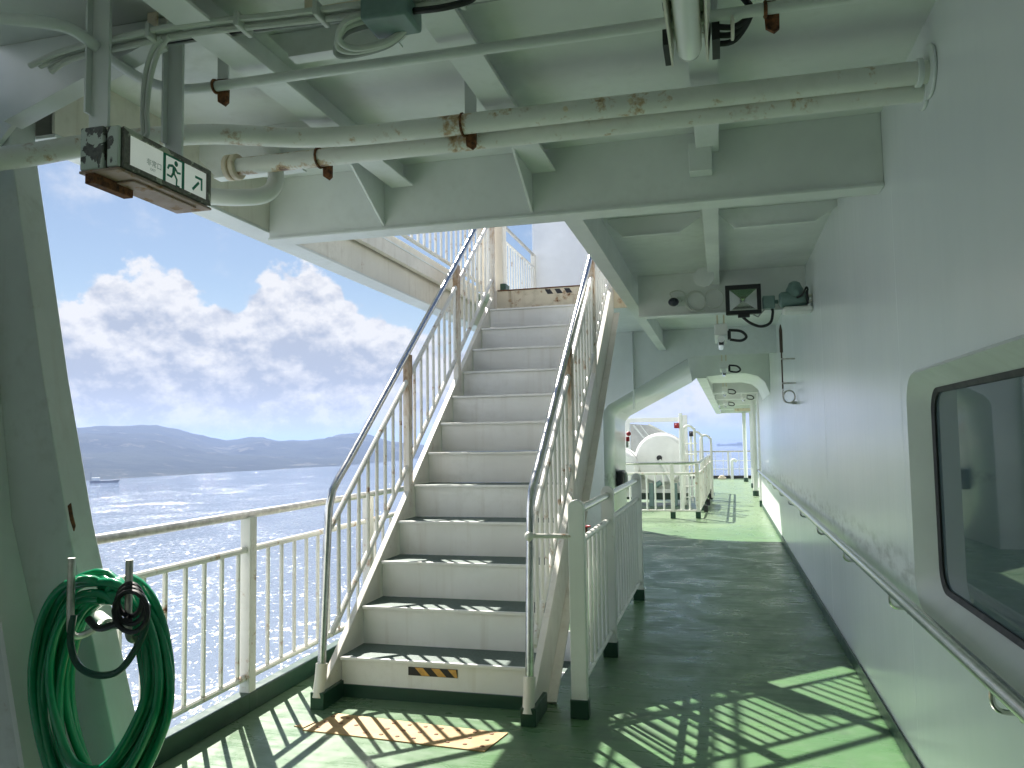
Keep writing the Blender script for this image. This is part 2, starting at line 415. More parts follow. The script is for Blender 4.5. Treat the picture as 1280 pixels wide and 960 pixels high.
def lerp_tab(tab, x):
    if x <= tab[0][0]: return tab[0][1]
    for (a, va), (b, vb) in zip(tab, tab[1:]):
        if x <= b: return va+(vb-va)*(x-a)/(b-a)
    return tab[-1][1]
EYE = 1.5-SEA
shore = [(-80, 3.6), (-60, 3.0), (-43, 2.25), (-35, 2.0), (-27.4, 1.74), (-23, 1.5), (-20, 1.1), (-17, .8)]
ridge = [(-80, .6), (-60, 1.0), (-47, 1.05), (-43.6, 1.18), (-41.5, 1.32), (-39, 1.34), (-37.4, .98), (-36, .55), (-34.5, .25), (-33.2, .48), (-32.3, .50), (-31.4, .22), (-29.8, .12), (-28.4, .22), (-27.2, .52), (-26, .62), (-24.8, .50), (-23.6, .05), (-22, -.2), (-20, -.5), (-17, -.8)]
from mathutils import noise as mn
hb = MB(); NA, NR = 260, 40; grid = []
for i in range(NA+1):
    a = -80+63*i/NA; row = []
    r0s = EYE/math.tan(R(lerp_tab(shore, a))); W_ = 620*max(.25, min(1, (-17-a)/9))
    rr = r0s+W_; zt = EYE+rr*math.tan(R(lerp_tab(ridge, a)))
    for j in range(NR+1):
        u = j/NR
        d = r0s-8+u*W_*1.5
        q = u*1.5
        prof = (q**1.15 if q < 1 else 1-(q-1)*.5)
        p = Vector((math.sin(R(a))*d, math.cos(R(a))*d, 0))
        nn = mn.fractal(p*.006, 1, 2, 5)*9*min(1, q*2.2)*(1-.75*math.exp(-((q-1)/.12)**2)) + mn.fractal(p*.03, 1, 2, 4)*2.2*min(1, q*3)
        row.append(hb.bm.verts.new((p.x, p.y, SEA-.6+max(0, zt*prof+nn)*min(1, q*30))))
    grid.append(row)
for i in range(NA):
    for j in range(NR): hb.bm.faces.new((grid[i][j], grid[i+1][j], grid[i+1][j+1], grid[i][j+1]))
tag(hb.build('hills', 'hills', ang=180), kind='structure')

# deck with the stairwell opening
OX0, OX1, OY0, OY1 = -2.18, -1.02, 4.52, 6.2
b_ = MB()
def floor_rect(x0, x1, y0, y1): b_.box(x0, x1, y0, y1, -.02, 0)
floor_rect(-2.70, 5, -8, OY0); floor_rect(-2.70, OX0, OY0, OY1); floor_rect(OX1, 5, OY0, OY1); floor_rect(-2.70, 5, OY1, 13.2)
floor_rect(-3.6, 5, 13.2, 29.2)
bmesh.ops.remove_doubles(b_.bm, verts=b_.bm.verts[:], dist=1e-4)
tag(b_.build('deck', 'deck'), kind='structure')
# deck below, hull
b_ = MB(); b_.box(-2.6, 2, -1, 13, -2.86, -2.8); tag(b_.build('lower_deck', 'deck'), kind='structure')
b_ = MB(); b_.box(-2.72, 12, -40, 33, SEA-2, -2.9); tag(b_.build('ship_hull', 'white'), kind='structure')

# deck above
b_ = MB(); T1 = ZC+.014
b_.box(-2.65, 5, -8, 4.02, ZC, T1); b_.box(-.80, 5, 4.02, 13.3, ZC, T1); b_.box(-2.65, -.80, 7.88, 13.3, ZC, T1); b_.box(-2.65, -2.42, 4.02, 7.88, ZC, T1)
tag(b_.build('ceiling', 'ceil'), kind='structure')

# ================================================================== DECKHOUSE WALL
wl = thing('deckhouse_wall', 'long glossy pale steel wall on the right with a rounded window', 'wall', (XW, 3, 0))
def wall_face(mb, y0, y1, z0, z1, hole):
    bm = mb.bm
    o = [bm.verts.new((XW, y, z)) for y, z in ((y0, z0), (y1, z0), (y1, z1), (y0, z1))]
    h_ = [bm.verts.new((XW, y, z)) for y, z in hole]
    es = [bm.edges.new((o[i], o[(i+1) % 4])) for i in range(4)]+[bm.edges.new((h_[i], h_[(i+1) % len(h_)])) for i in range(len(h_))]
    bmesh.ops.triangle_fill(bm, use_beauty=True, use_dissolve=True, edges=es)
    return h_
hole = rrect(1.85, 3.715, .775, 1.745, .13, 8)
b_ = MB(); wall_face(b_, -8, 9.07, 0, ZC, hole)
b_.quad((XW, 9.076, 0), (XW, 17.4, 0), (XW, 17.4, ZC), (XW, 9.076, ZC)); b_.quad((XW, 17.4, 0), (1.0, 17.4, 0), (1.0, 17.4, ZC), (XW, 17.4, ZC)); b_.quad((1.0, 17.4, 0), (1.0, 28, 0), (1.0, 28, ZC), (1.0, 17.4, ZC))
b_.quad((XW+.004, 9.0, 0), (XW+.004, 9.15, 0), (XW+.004, 9.15, ZC), (XW+.004, 9.0, ZC))
b_.build('plating', 'wall', wl)
b_ = MB(); b_.box(XW-.012, XW-.002, -8, 17.38, .0, .085); b_.build('base_strip', 'green', wl, .003)
for sy in (3.86, 6.55, 9.073, 12.9):
    b_ = MB(); b_.prism([(XW+.001, sy-.009), (XW-.0010, sy), (XW+.001, sy+.009)], 'z', .09, 2.62); b_.build('weld_seam', 'wall', wl, 0, 10)
# window
inner = rrect(1.95, 3.665, .845, 1.685, .10, 8); glass_o = rrect(1.968, 3.645, .865, 1.665, .092, 8)
wf = None
b_ = MB(); n = len(hole)
lip = rrect(1.838, 3.727, .763, 1.757, .14, 8)
for i in range(n):
    j = (i+1) % n
    L = lambda p, x: (x, p[0], p[1])
    b_.quad(L(lip[i], XW-.001), L(lip[j], XW-.001), L(hole[j], XW-.010), L(hole[i], XW-.010))
    b_.quad(L(hole[i], XW-.010), L(hole[j], XW-.010), L(inner[j], XW+.075), L(inner[i], XW+.075))
bmesh.ops.remove_doubles(b_.bm, verts=b_.bm.verts[:], dist=1e-5)
wf = b_.build('window', 'beam', wl, 0, 50)
b_ = MB()
for i in range(n):
    j = (i+1) % n
    b_.quad(L(inner[i], XW+.072), L(inner[j], XW+.072), L(glass_o[j], XW+.080), L(glass_o[i], XW+.080))
    b_.quad(L(glass_o[i], XW+.080), L(glass_o[j], XW+.080), L(glass_o[j], XW+.10), L(glass_o[i], XW+.10))
bmesh.ops.remove_doubles(b_.bm, verts=b_.bm.verts[:], dist=1e-5)
b_.build('gasket', 'gasket', wf)
b_ = MB(); b_.prism(rrect(1.964, 3.649, .861, 1.669, .092, 8), 'x', XW+.088, XW+.096); b_.build('pane', 'glass', wf)
# cabin behind the pane
b_ = MB(); b_.box(XW+.12, 3.4, .6, 4.6, .2, 2.6)
for fc_ in list(b_.bm.faces):
    if all(abs(v.co.x-(XW+.12)) < 1e-4 for v in fc_.verts): b_.bm.faces.remove(fc_)
b_.build('cabin_lining', 'dark', wl)
b_ = MB(); pts = []
for i in range(61):
    y = 1.2+2.27*i/60; pts.append((XW+.20+.018*math.sin(i*1.25), y))
for p, q in zip(pts, pts[1:]): b_.quad((p[0], p[1], .7), (q[0], q[1], .7), (q[0], q[1], 1.95), (p[0], p[1], 1.95))
bmesh.ops.remove_doubles(b_.bm, verts=b_.bm.verts[:], dist=1e-5)
b_.build('curtain', 'curtain', wl, 0, 180)

# handrail on the wall
hr = thing('wall_handrail', 'long stainless handrail bracketed low along the right wall', 'handrail', (XW, 3, 0))
b_ = MB(); HX = XW-.075; HZ = .803
b_.tube([(HX, 0.6, HZ), (HX, 8, HZ), (HX, 16.8, HZ-.02)], .025, 14); b_.build('rail', 'steel', hr)
b_ = MB(); b_.cyl((HX, 16.78, HZ-.02), (HX, 16.88, HZ-.02), .029, 12); b_.build('end_cap', 'black', hr)
for i in range(12):
    y = 1.15+1.38*i
    b_ = MB(); b_.tube(smooth_path([(HX, y, HZ-.012), (HX, y, HZ-.06), (HX+.022, y, HZ-.082), (XW-.001, y, HZ-.084)], 4), .008, 8)
    b_.cyl((XW-.008, y, HZ-.084), (XW, y, HZ-.084), .026, 12); b_.build('bracket', 'steel', hr)

# ================================================================== CEILING STEEL
# main transverse beam
tb = thing('ceiling_beam', 'deep painted cross beam with two gussets, in front of the stair opening', 'beam', (-.9, 4.0, 2.68))
b_ = MB(); b_.box(-2.497, XW-.002, 4.0, 4.014, 2.684, ZC-.001); b_.build('web', 'beam', tb)
b_ = MB(); b_.box(-2.497, XW-.002, 3.985, 4.125, 2.668, 2.683); b_.build('flange', 'beam', tb, .003)
for gx in (-1.78, -.93):
    b_ = MB(); b_.prism([(3.998, 2.695), (3.998, 2.95), (3.58, 2.95), (3.60, 2.905)], 'x', gx-.006, gx+.006); b_.build('gusset', 'beam', tb)
for gx in (-.055,):
    b_ = MB(); b_.box(gx-.055, gx+.055, 3.90, 3.998, 2.80, 2.94); b_.build('end_bracket', 'beam', tb, .003)

def stiffener(x, y0, y1, z, w_=.11, label='', depth=None):
    o = thing('ceiling_stiffener', label, 'beam', (x, y0, z), 'lengthwise stiffeners under the deck above')
    b_ = MB(); b_.box(x-.005, x+.005, y0, y1, z+.012, ZC-.001); b_.build('web', 'ceil', o)
    b_ = MB(); b_.box(x-w_*.5, x+w_*.5, y0, y1, z, z+.011); b_.build('flange', 'ceil', o, .002)
    return o
stiffener(-1.66, -1, 3.985, 2.90, .13, 'lengthwise ceiling stiffener nearest the exit sign')
stiffener(-.86, -1, 3.985, 2.90, .13, 'lengthwise ceiling stiffener crossing behind the rusty pipe clamp')
stiffener(-.02, -1, 3.985, 2.915, .11, 'lengthwise ceiling stiffener that carries the fluorescent lamp')
stiffener(-.02, 4.13, 7.48, 2.90, .10, 'lengthwise ceiling stiffener above the floodlight')
# shallow cross stiffeners
def cross(y, x0, x1, z, lab, lug=False):
    o = thing('cross_stiffener', lab, 'beam', ((x0+x1)/2, y, z), 'shallow cross stiffeners under the deck above')
    b_ = MB(); b_.prism([(x0, ZC-.001), (x0, z+.10), (x0+.10, z), (x1-.14, z), (x1, z+.09), (x1, ZC-.001)], 'y', y-.006, y+.006); b_.build('plate', 'ceil', o)
    b_ = MB(); b_.box(x0+.10, x1-.14, y-.03, y+.03, z-.010, z-.001); b_.build('flange', 'ceil', o)
    return o
cross(5.45, -.72, -.09, 2.90, 'short shallow cross stiffener beside the stair opening beam')
cross(5.45, .03, XW-.003, 2.90, 'short shallow cross stiffener running to the right wall')
cross(2.55, -1.60, -.93, 2.93, 'shallow cross stiffener between the two lengthwise stiffeners')
cross(3.30, -2.45, -1.74, 2.80, 'shallow cross stiffener behind the exit sign')
lugt = MB()
oc = [(-.10+.085*math.cos(q), 2.865+.085*math.sin(q)) for q in [2*math.pi*i/24 for i in range(24)]]
lugt.prism(oc, 'y', 6.90, 6.915); lugt.cyl((-.10, 6.894, 2.865), (-.10, 6.900, 2.865), .028, 16)
tag(lugt.build('lifting_lug', 'beam'), 'round steel lifting lug hanging beside the middle stiffener', 'lug')

# second beam carrying the floodlight
sb = thing('ceiling_beam', 'cross beam with the floodlight and cable coils fixed to it', 'beam', (0, 7.5, 2.63))
b_ = MB(); b_.box(-.72, XW-.002, 7.5, 7.514, 2.645, ZC-.001); b_.build('web', 'beam', sb)
b_ = MB(); b_.box(-.72, XW-.002, 7.46, 7.60, 2.63, 2.644); b_.build('flange', 'beam', sb, .003)
# lengthwise beam right of the stair opening
lb = thing('ceiling_beam', 'long beam along the right edge of the stair opening', 'beam', (-.77, 8, 2.74))
b_ = MB(); b_.box(-.775, -.762, 4.127, 11.47, 2.756, ZC-.001); b_.build('web', 'beam', lb)
b_ = MB(); b_.box(-.83, -.722, 4.127, 11.47, 2.74, 2.755); b_.build('flange', 'beam', lb, .003)
# side girder
sg = thing('side_girder', 'box girder along the ship side above the open sea view', 'beam', (-2.58, 7, 2.73))
b_ = MB(); b_.box(-2.66, -2.50, 2.475, 13.3, 2.715, 2.73); b_.build('flange', 'beam', sg, .003)
b_ = MB(); b_.box(-2.515, -2.501, 2.475, 13.3, 2.731, ZC-.001); b_.build('web', 'cream', sg)
b_ = MB(); b_.box(-2.66, -2.645, 2.475, 13.3, 2.731, ZC-.001); b_.build('outer_web', 'white', sg)
b_ = MB(); b_.box(-2.47, -2.425, 4.13, 7.86, 2.925, 3.10); b_.build('edge_plate', 'cream', sg, .004)
# third beam / portal bulkhead with cut-off corner
pb = thing('portal_bulkhead', 'thick steel bulkhead with a sloping cut corner framing the far deck', 'bulkhead', (-1.6, 12, 0))
XL = -1.66
outl = [(-2.64, 0), (XL, 0), (XL, 1.83), (XL+.02, 1.90), (XL+.08, 1.98), (-.43, 2.60), (-.36, 2.64), (XW-.003, 2.64), (XW-.003, ZC-.001), (-2.64, ZC-.001)]
out2 = [(-2.64, 0), (-1.56, 0), (-1.56, 1.70), (-1.545, 1.78), (-1.47, 1.86), (-.43, 2.40), (-.36, 2.46), (XW-.40, 2.52), (XW-.20, 2.49), (XW-.06, 2.37), (XW-.003, 2.15), (XW-.003, ZC-.001), (-2.64, ZC-.001)]
b_ = MB(); b_.prism(outl, 'y', 11.48, 11.494); b_.build('front_plate', 'beam', pb)
b_ = MB(); b_.prism(out2, 'y', 13.27, 13.284); b_.build('back_plate', 'ceil', pb)
b_ = MB()
A_ = [(XL, 0), (XL, 1.83), (XL+.02, 1.90), (XL+.08, 1.98), (-.43, 2.60)]; B_ = [(-1.56, 0), (-1.56, 1.70), (-1.545, 1.78), (-1.47, 1.86), (-.43, 2.40)]
for i in range(4): b_.quad((A_[i][0], 11.47, A_[i][1]), (B_[i][0], 13.29, B_[i][1]), (B_[i+1][0], 13.29, B_[i+1][1]), (A_[i+1][0], 11.47, A_[i+1][1]))
bmesh.ops.remove_doubles(b_.bm, verts=b_.bm.verts[:], dist=1e-5)
o = b_.build('inner_face', 'wall', pb, 0, 25)
sd = o.modifiers.new('thick', 'SOLIDIFY'); sd.thickness = .012; sd.offset = 0
for vx in (-1.20, -2.0):
    b_ = MB(); b_.box(vx-.005, vx+.005, 11.40, 11.478, 1.9 if vx > -1.5 else 0, ZC-.002); b_.build('stiffener', 'beam', pb)
# far overhang
oh = thing('walkway_roof', 'narrow deck overhang beyond the bulkhead with cross beams', 'roof', (.2, 20, 2.5))
def zo(y): return 2.49-(y-13.3)*.0165
def xo(y): return -.36+(y-13.3)*.0165
b_ = MB(); b_.prism([(13.29, zo(13.3)+.5), (13.29, zo(13.3)+.52), (27, zo(27)+.30), (27, zo(27)+.28)], 'x', -.30, 2.4); b_.build('plating', 'ceil', oh)
b_ = MB()
for y0, y1 in ((13.29, 27),):
    v = []
    for y in (y0, y1):
        for x, z in ((xo(y), zo(y)-.04), (xo(y)+.16, zo(y)-.04), (xo(y)+.16, zo(y)+.02), (xo(y), zo(y)+.5 if y == y0 else zo(y)+.32)): v.append(b_.bm.verts.new((x, y, z)))
    for i in range(4): b_.bm.faces.new((v[i], v[(i+1) % 4], v[4+(i+1) % 4], v[4+i]))
    b_.bm.faces.new(v[:4]); b_.bm.faces.new(v[4:])
b_.build('fascia', 'beam', oh)
b_ = MB(); b_.prism([(xo(14)+.1, zo(13.3)+.02), (.42, zo(13.3)+.02), (.60, zo(13.3)-.03), (.71, zo(13.3)-.13), (XW-.003, zo(13.3)-.33), (XW-.003, zo(13.3)+.03), (.5, zo(13.3)+.05), (xo(14)+.1, zo(13.3)+.05)], 'y', 13.3, 15.6); b_.build('soffit', 'ceil', oh)
for y in (17.4, 19.6, 22.0, 24.4, 26.9):
    b_ = MB(); b_.box(xo(y)+.16, XW-.003 if y < 17.3 else 1.2, y, y+.25, zo(y)-.02, zo(y)+.33); b_.build('cross_beam', 'ceil', oh, .01)

# raked frame column on the ship's side with its knee
cl = thing('frame_column', 'wide dark green-grey raked column at the left edge of the picture', 'column', (-2.2, 2.4, 0))
b_ = MB(); b_.prism([(-1.93, 0), (-2.063, .506), (-2.272, 1.206), (-2.40, 1.75), (-2.505, 2.27), (-2.585, 2.66), (-2.60, ZC-.002), (-3.3, ZC-.002), (-3.3, 0)], 'y', 2.35, 2.47); b_.build('plate', 'column', cl, .004)
b_ = MB(); b_.prism([(-2.262, 1.295), (-2.274, 1.285), (-2.262, 1.235), (-2.245, 1.195), (-2.240, 1.215), (-2.252, 1.25)], 'y', 2.3475, 2.352); b_.build('rust_chip', 'rust', cl)
b_ = MB(); b_.prism([(-1.86, ZC-.002), (-1.90, 2.935), (-2.54, 2.72), (-2.66, 2.60), (-3.3, 2.60), (-3.3, ZC-.002)], 'y', 2.325, 2.347); b_.build('knee', 'beam', cl, .003)
b_ = MB(); b_.prism([(-1.895, 2.93), (-2.54, 2.714), (-2.538, 2.706), (-1.892, 2.922)], 'y', 2.28, 2.36); b_.build('knee_flange', 'beam', cl)
b_ = MB(); b_.prism([(-2.20, 0), (-2.409, .874), (-2.522, 1.237), (-2.72, 2.6), (-2.74, 2.6), (-2.54, 1.237), (-2.43, .874), (-2.22, 0)], 'y', 2.22, 2.349); b_.build('rib', 'beam', cl)

# unseen side and rear screens, added to keep light off the column
b_ = MB(); b_.box(-3.02, -3.0, -2.6, 2.34, 0, ZC-.002); tag(b_.build('light_block_side', 'beam'), 'added unseen side screen blocking light aft of the raked column', 'wall')
b_ = MB(); b_.box(-3.0, XW-.003, -2.62, -2.6, 0, ZC-.002); tag(b_.build('light_block_rear', 'beam'), 'added unseen cross screen blocking light behind the viewpoint', 'wall')
# coaming along the deck edge
b_ = MB(); b_.box(-2.672, -2.592, 2.48, 11.47, 0, .105); o = tag(b_.build('deck_coaming', 'green', None, .006), 'low dark green coaming under the left railing', 'coaming')

# ================================================================== RAILINGS
def fence_y(name, label, x, posts, y0, y1, zt, zm, zb, sp, mat, toprail, postmat, pw=.066, pd=.066, round_top=False, rt=.023, foot=True, group=None, rb=.0125, sub=True):
    o = thing(name, label, 'railing', (x, (y0+y1)/2, 0), group)
    b_ = MB(); b_.tube([(x, y0, zt), (x, y1, zt)], rt, 14); b_.build('top_rail', toprail, o)
    b_ = MB(); b_.tube([(x, y0, zm), (x, y1, zm)], .019, 10); b_.build('middle_rail', mat, o)
    b_ = MB(); b_.tube([(x, y0, zb), (x, y1, zb)], .019, 10); b_.build('bottom_rail', mat, o)
    for py_ in posts:
        b_ = MB()
        if round_top:
            prof = [(x-pw/2, .0), (x+pw/2, .0)]+[(x+pw/2*math.cos(R(q)), zt+.02+pw/2*math.sin(R(q))) for q in range(0, 181, 15)]
            b_.prism(prof, 'y', py_-pd/2, py_+pd/2)
        else: b_.box(x-pw/2, x+pw/2, py_-pd/2, py_+pd/2, 0, zt-.012)
        p = b_.build('post', postmat, o, .005)
        if foot:
            b_ = MB(); b_.box(x-pw/2-.006, x+pw/2+.006, py_-pd/2-.006, py_+pd/2+.006, 0, .10); b_.build('foot', 'green', p, .004)
    y = y0+sp*.6
    while y < y1-.03:
        if min(abs(y-q) for q in posts) > pd/2+.02:
            b_ = MB(); b_.tube([(x, y, zb), (x, y, zm)], rb, 8); b_.build('baluster', mat, o)
        y += sp
    return o
fence_y('guard_railing', 'white sea side railing left of the stairs with grey tube top rail', XS, [2.6, 4.02, 5.6, 7.2, 8.8, 10.4], 2.48, 11.46, 1.092, .895, .185, .150, 'rail', 'dull', 'rail')
fence_y('guard_railing', 'short white railing right of the stairs with a wide round topped post', -.78, [4.30, 5.52, 7.45], 4.30, 7.45, 1.10, .925, .165, .162, 'railr', 'steel', 'railr', .088, .05, True)

# ================================================================== STAIRS
RISE, RUN, Y1 = .234, .294, 4.347
XA, XB = -2.215, -1.045
st_ = thing('stairway', 'steep white steel stairway with dark treads rising to the upper deck', 'stairs', (-1.63, 4.4, 0))
def znose(y): return RISE+(y-Y1)*RISE/RUN
for k in range(12):
    z = RISE*(k+1); y = Y1+RUN*k
    b_ = MB(); b_.box(XA+.001, XB-.001, y, y+.006, z-RISE+(.002 if k else 0.075), z-.004); b_.box(XA+.001, XB-.001, y-.022, y+.0, z-.016, z+.0015); s_ = b_.build('step', 'riser', st_, .002)
    b_ = MB(); b_.box(XA+.001, XB-.001, y+.0005, y+RUN+.004, z-.003, z+.001); b_.build('tread', 'tread', s_)
    if k == 0:
        b_ = MB(); b_.box(XA+.001, XB-.001, Y1-.002, Y1+.008, 0, .073); b_.build('kick_plate', 'green', s_)
        # hazard sticker
        def hazard(x0, x1, z0, z1, yy, par, nst, worn=False):
            b_ = MB(); b_.quad((x0, yy, z0), (x1, yy, z0), (x1, yy, z1), (x0, yy, z1)); hs = b_.build('hazard_sticker', 'black', par)
            b_ = MB(); w2 = (x1-x0)/nst
            for i in range(nst):
                a = x0+w2*(i+.15); sl_ = (z1-z0)*.9
                b_.quad((a+sl_*.0+w2*.25, yy-.0015, z1-.002), (a+w2*.75, yy-.0015, z1-.002), (min(x1, a+w2*.75+sl_), yy-.0015, z0+.002), (min(x1, a+w2*.25+sl_), yy-.0015, z0+.002))
            b_.build('yellow_stripe', 'yellow', hs)
        hazard(-1.79, -1.49, .150, .198, Y1-.0035, s_, 3)
# landing edge
b_ = MB(); b_.box(XA-.08, -.84, 7.875, 7.895, 2.80, 3.046); le = b_.build('landing_edge', 'rusty', st_, .003)
b_ = MB(); b_.box(XA, XB, 7.862, 7.90, 3.047, 3.056); b_.build('nosing', 'rust', le)
b_ = MB()
for i in range(3):
    a = -1.71+.10*i; b_.quad((a, 7.8725, 3.035), (a+.055, 7.8725, 3.035), (a+.09, 7.8725, 2.985), (a+.03, 7.8725, 2.985))
b_.build('hazard_stripe', 'black', le)
# stringers
def stringer(x0, x1, side):
    ya, yb = Y1-.06, 7.875
    top_ = lambda y: znose(y)+.03
    dp = .335
    prof = [(ya-.16, 0), (ya-.16, .10), (ya, top_(ya)), (yb, top_(yb)), (yb, top_(yb)-dp), (ya+.20, .0)]
    b_ = MB(); b_.prism(prof, 'x', x0, x1); o = b_.build('stringer', 'cream', st_, .003)
    q = [(ya+.20, .0), (yb, top_(yb)-dp), (yb, top_(yb)-dp+.016), (ya+.185, .014)]
    xo_ = (x0-.055, x0-.001) if side < 0 else (x1+.001, x1+.055)
    b_ = MB(); b_.prism(q, 'x', *xo_); b_.build('stringer_flange', 'cream', o)
    b_ = MB(); b_.box(min(x0, x1)-.022, max(x0, x1)+.022, ya-.185, ya+.10, 0, .095); b_.build('foot', 'green', o, .004)
stringer(-2.262, -2.222, -1); stringer(XB+.004, XB+.042, 1)
def stair_rail(x, lab, side):
    S = RISE/RUN
    zt = lambda y: 1.30+(y-4.40)*.80
    o_ = MB()
    path = [(x, 4.16, .20), (x, 4.235, 1.02), (x, 4.25, 1.12), (x, 4.29, 1.21), (x, 4.36, 1.275), (x, 4.46, zt(4.46)), (x, 7.60, zt(7.60)), (x, 7.72, zt(7.72))]
    o_.tube(path, .0235, 14); rl_ = o_.build('stair_railing', 'steel', st_); rl_['label'] = lab
    zm = lambda y: zt(y)-.20; zb = lambda y: znose(y)+.20
    for fn, nm in ((zm, 'middle_rail'), (zb, 'bottom_rail')):
        b_ = MB(); y0 = 4.27
        b_.tube([(x, y0, fn(y0)), (x, 7.75, fn(7.75))], .0185, 10); b_.build(nm, 'rail', rl_)
    for py_ in (5.47, 6.62, 7.78):
        b_ = MB(); b_.box(x-.024, x+.024, py_-.036, py_+.036, znose(py_)-.12, zt(py_)-.015); b_.build('post', 'post', rl_, .004)
    y = 4.37
    while y < 7.74:
        if min(abs(y-q) for q in (5.47, 6.62, 7.78)) > .05:
            b_ = MB(); b_.tube([(x, y, zb(y)), (x, y, zm(y))], .0125, 8); b_.build('baluster', 'rail', rl_)
        y += .137
    b_ = MB(); b_.tube(smooth_path([(x, 4.12, .06), (x, 4.15, .16), (x, 4.165, .24)], 4), .033, 12, rads=None); b_.build('socket', 'cream', rl_)
    return rl_
stair_rail(-2.245, 'left stair railing with stainless handrail', -1)
stair_rail(-1.025, 'right stair railing with stainless handrail', 1)
b_ = MB(); b_.cyl((-1.03, 4.22, .972), (-.80, 4.29, .966), .0125, 10); b_.ball((-1.025, 4.205, .972), .026, 8); b_.build('tie_bar', 'rail', st_)

# lower flight seen through the opening
lf = thing('lower_stairway', 'lower white stair flight going down through the deck opening', 'stairs', (-1.6, 5.2, -2.8))
for k in range(11):
    y = 6.19-RUN*k; z = -.155+(y-6.0)*RISE/RUN
    b_ = MB(); b_.box(OX0+.004, OX1+.10, y, y+.006, z-RISE, z-.004); b_.box(OX0+.004, OX1+.10, y-.02, y, z-.016, z+.0015); s_ = b_.build('step', 'riser', lf)
    b_ = MB(); b_.box(OX0+.004, OX1+.10, y+.001, y+RUN, z-.003, z+.001); b_.build('tread', 'tread', s_)

# tactile mat
mt = thing('tactile_mat', 'yellow studded warning mat on the deck before the stairs', 'mat', (-1.7, 3.9, 0))
b_ = MB(); b_.prism([(-2.16, 3.80), (-1.15, 3.735), (-1.10, 3.99), (-1.13, 3.985), (-2.10, 4.065)], 'z', .0005, .006); b_.build('sheet', 'mat', mt)
b_ = MB(); b_.prism([(-2.235, 3.845), (-2.172, 3.83), (-2.15, 3.925)], 'z', .0005, .005); b_.build('torn_corner', 'mat', mt)
for i in range(11):
    for j in range(3):
        u = (i+.5)/11; v = (j+.5)/3
        if rnd.random() < .12: continue
        x = -2.14+u*1.01; y = 3.81-.065*u+v*.245
        b_ = MB(); b_.cyl((x, y, .005), (x, y, .009), .0135, 9, .010); b_.build('stud', 'stud', mt)

# ================================================================== EXIT SIGN
SY0, SY1, SZ0, SZ1, SX = 2.135, 2.62, 2.423, 2.563, -1.90
es = thing('exit_sign', 'peeling grey emergency exit sign with green running figure hung from ceiling', 'sign', (SX-.07, 2.38, SZ0))
b_ = MB(); b_.box(SX-.15, SX-.004, SY0+.02, SY1, SZ0, SZ1); hsg = b_.build('housing', 'signbox', es, .006)
b_ = MB(); b_.box(SX-.152, SX-.06, SY0, SY0+.018, SZ0-.003, SZ1+.003); b_.box(SX-.048, SX-.002, SY0+.004, SY0+.018, SZ0, SZ1); b_.build('end_cap', 'signcap', es, .005)
b_ = MB(); b_.box(SX-.155, SX+.004, SY0, SY1+.01, SZ0-.014, SZ0-.004); b_.box(SX-.11, SX-.02, SY0+.1, SY1-.05, SZ0-.022, SZ0-.0145); b_.build('base_plate', 'copper', es, .003)
b_ = MB(); b_.box(SX-.13, SX-.09, SY0-.0, SY0+.18, SZ0-.05, SZ0-.0155); b_.build('bottom_bracket', 'rust', es, .003)
b_ = MB()
fr = ((SY0+.02, SY1-.0, SZ0, SZ0+.018), (SY0+.02, SY1, SZ1-.018, SZ1), (SY0+.02, SY0+.05, SZ0+.018, SZ1-.018), (SY1-.022, SY1, SZ0+.018, SZ1-.018))
for y0, y1, z0, z1 in fr: b_.box(SX-.003, SX+.007, y0, y1, z0, z1)
b_.build('frame', 'signbox', es, .002)
b_ = MB(); fy0, fy1, fz0, fz1 = SY0+.05, SY1-.022, SZ0+.018, SZ1-.018; b_.quad((SX, fy0, fz0), (SX, fy1, fz0), (SX, fy1, fz1), (SX, fy0, fz1)); fcp = b_.build('face_panel', 'signwhite', es)
# pictogram: running figure through a doorway
H = fz1-fz0; PY0 = 2.352; PW = H*1.12
def pic(mb, pts, dx=.0015): mb.bm.faces.new([mb.bm.verts.new((SX+dx, PY0+p[0]*PW, fz0+p[1]*H)) for p in pts])
b_ = MB()
pic(b_, [(0, 0), (.13, 0), (.13, 1), (0, 1)]); pic(b_, [(.87, 0), (1, 0), (1, 1), (.87, 1)])
pic(b_, [(.13, .94), (.87, .94), (.87, 1), (.13, 1)])
pic(b_, [(.60+.085*math.cos(q), .80+.10*math.sin(q)) for q in [2*math.pi*i/16 for i in range(16)]])      # head
pic(b_, [(.44, .72), (.58, .66), (.55, .42), (.42, .40)])                 # trunk
pic(b_, [(.44, .72), (.24, .66), (.18, .50), (.25, .48), (.30, .59), (.44, .62)])   # rear arm
pic(b_, [(.56, .68), (.68, .54), (.82, .56), (.82, .49), (.65, .46), (.55, .56)])   # front arm
pic(b_, [(.42, .42), (.52, .40), (.40, .22), (.18, .24), (.18, .31), (.36, .30)])   # rear leg
pic(b_, [(.46, .42), (.56, .42), (.68, .26), (.66, .06), (.78, .06), (.78, .01), (.59, .01), (.60, .23)])  # front leg
b_.build('running_figure', 'sign_green', fcp)
b_ = MB(); AY = 2.512
def arr(pts): b_.bm.faces.new([b_.bm.verts.new((SX+.0015, AY+p[0]*.062, fz0+.014+p[1]*.062)) for p in pts])
arr([(.0, .12), (.12, 0), (.72, .60), (.60, .72)]); arr([(.30, 1.0), (.30, .84), (1, .84), (1, 1)]); arr([(.84, .84), (.84, .22), (1, .22), (1, .84)])
b_.build('arrow', 'sign_green', fcp)
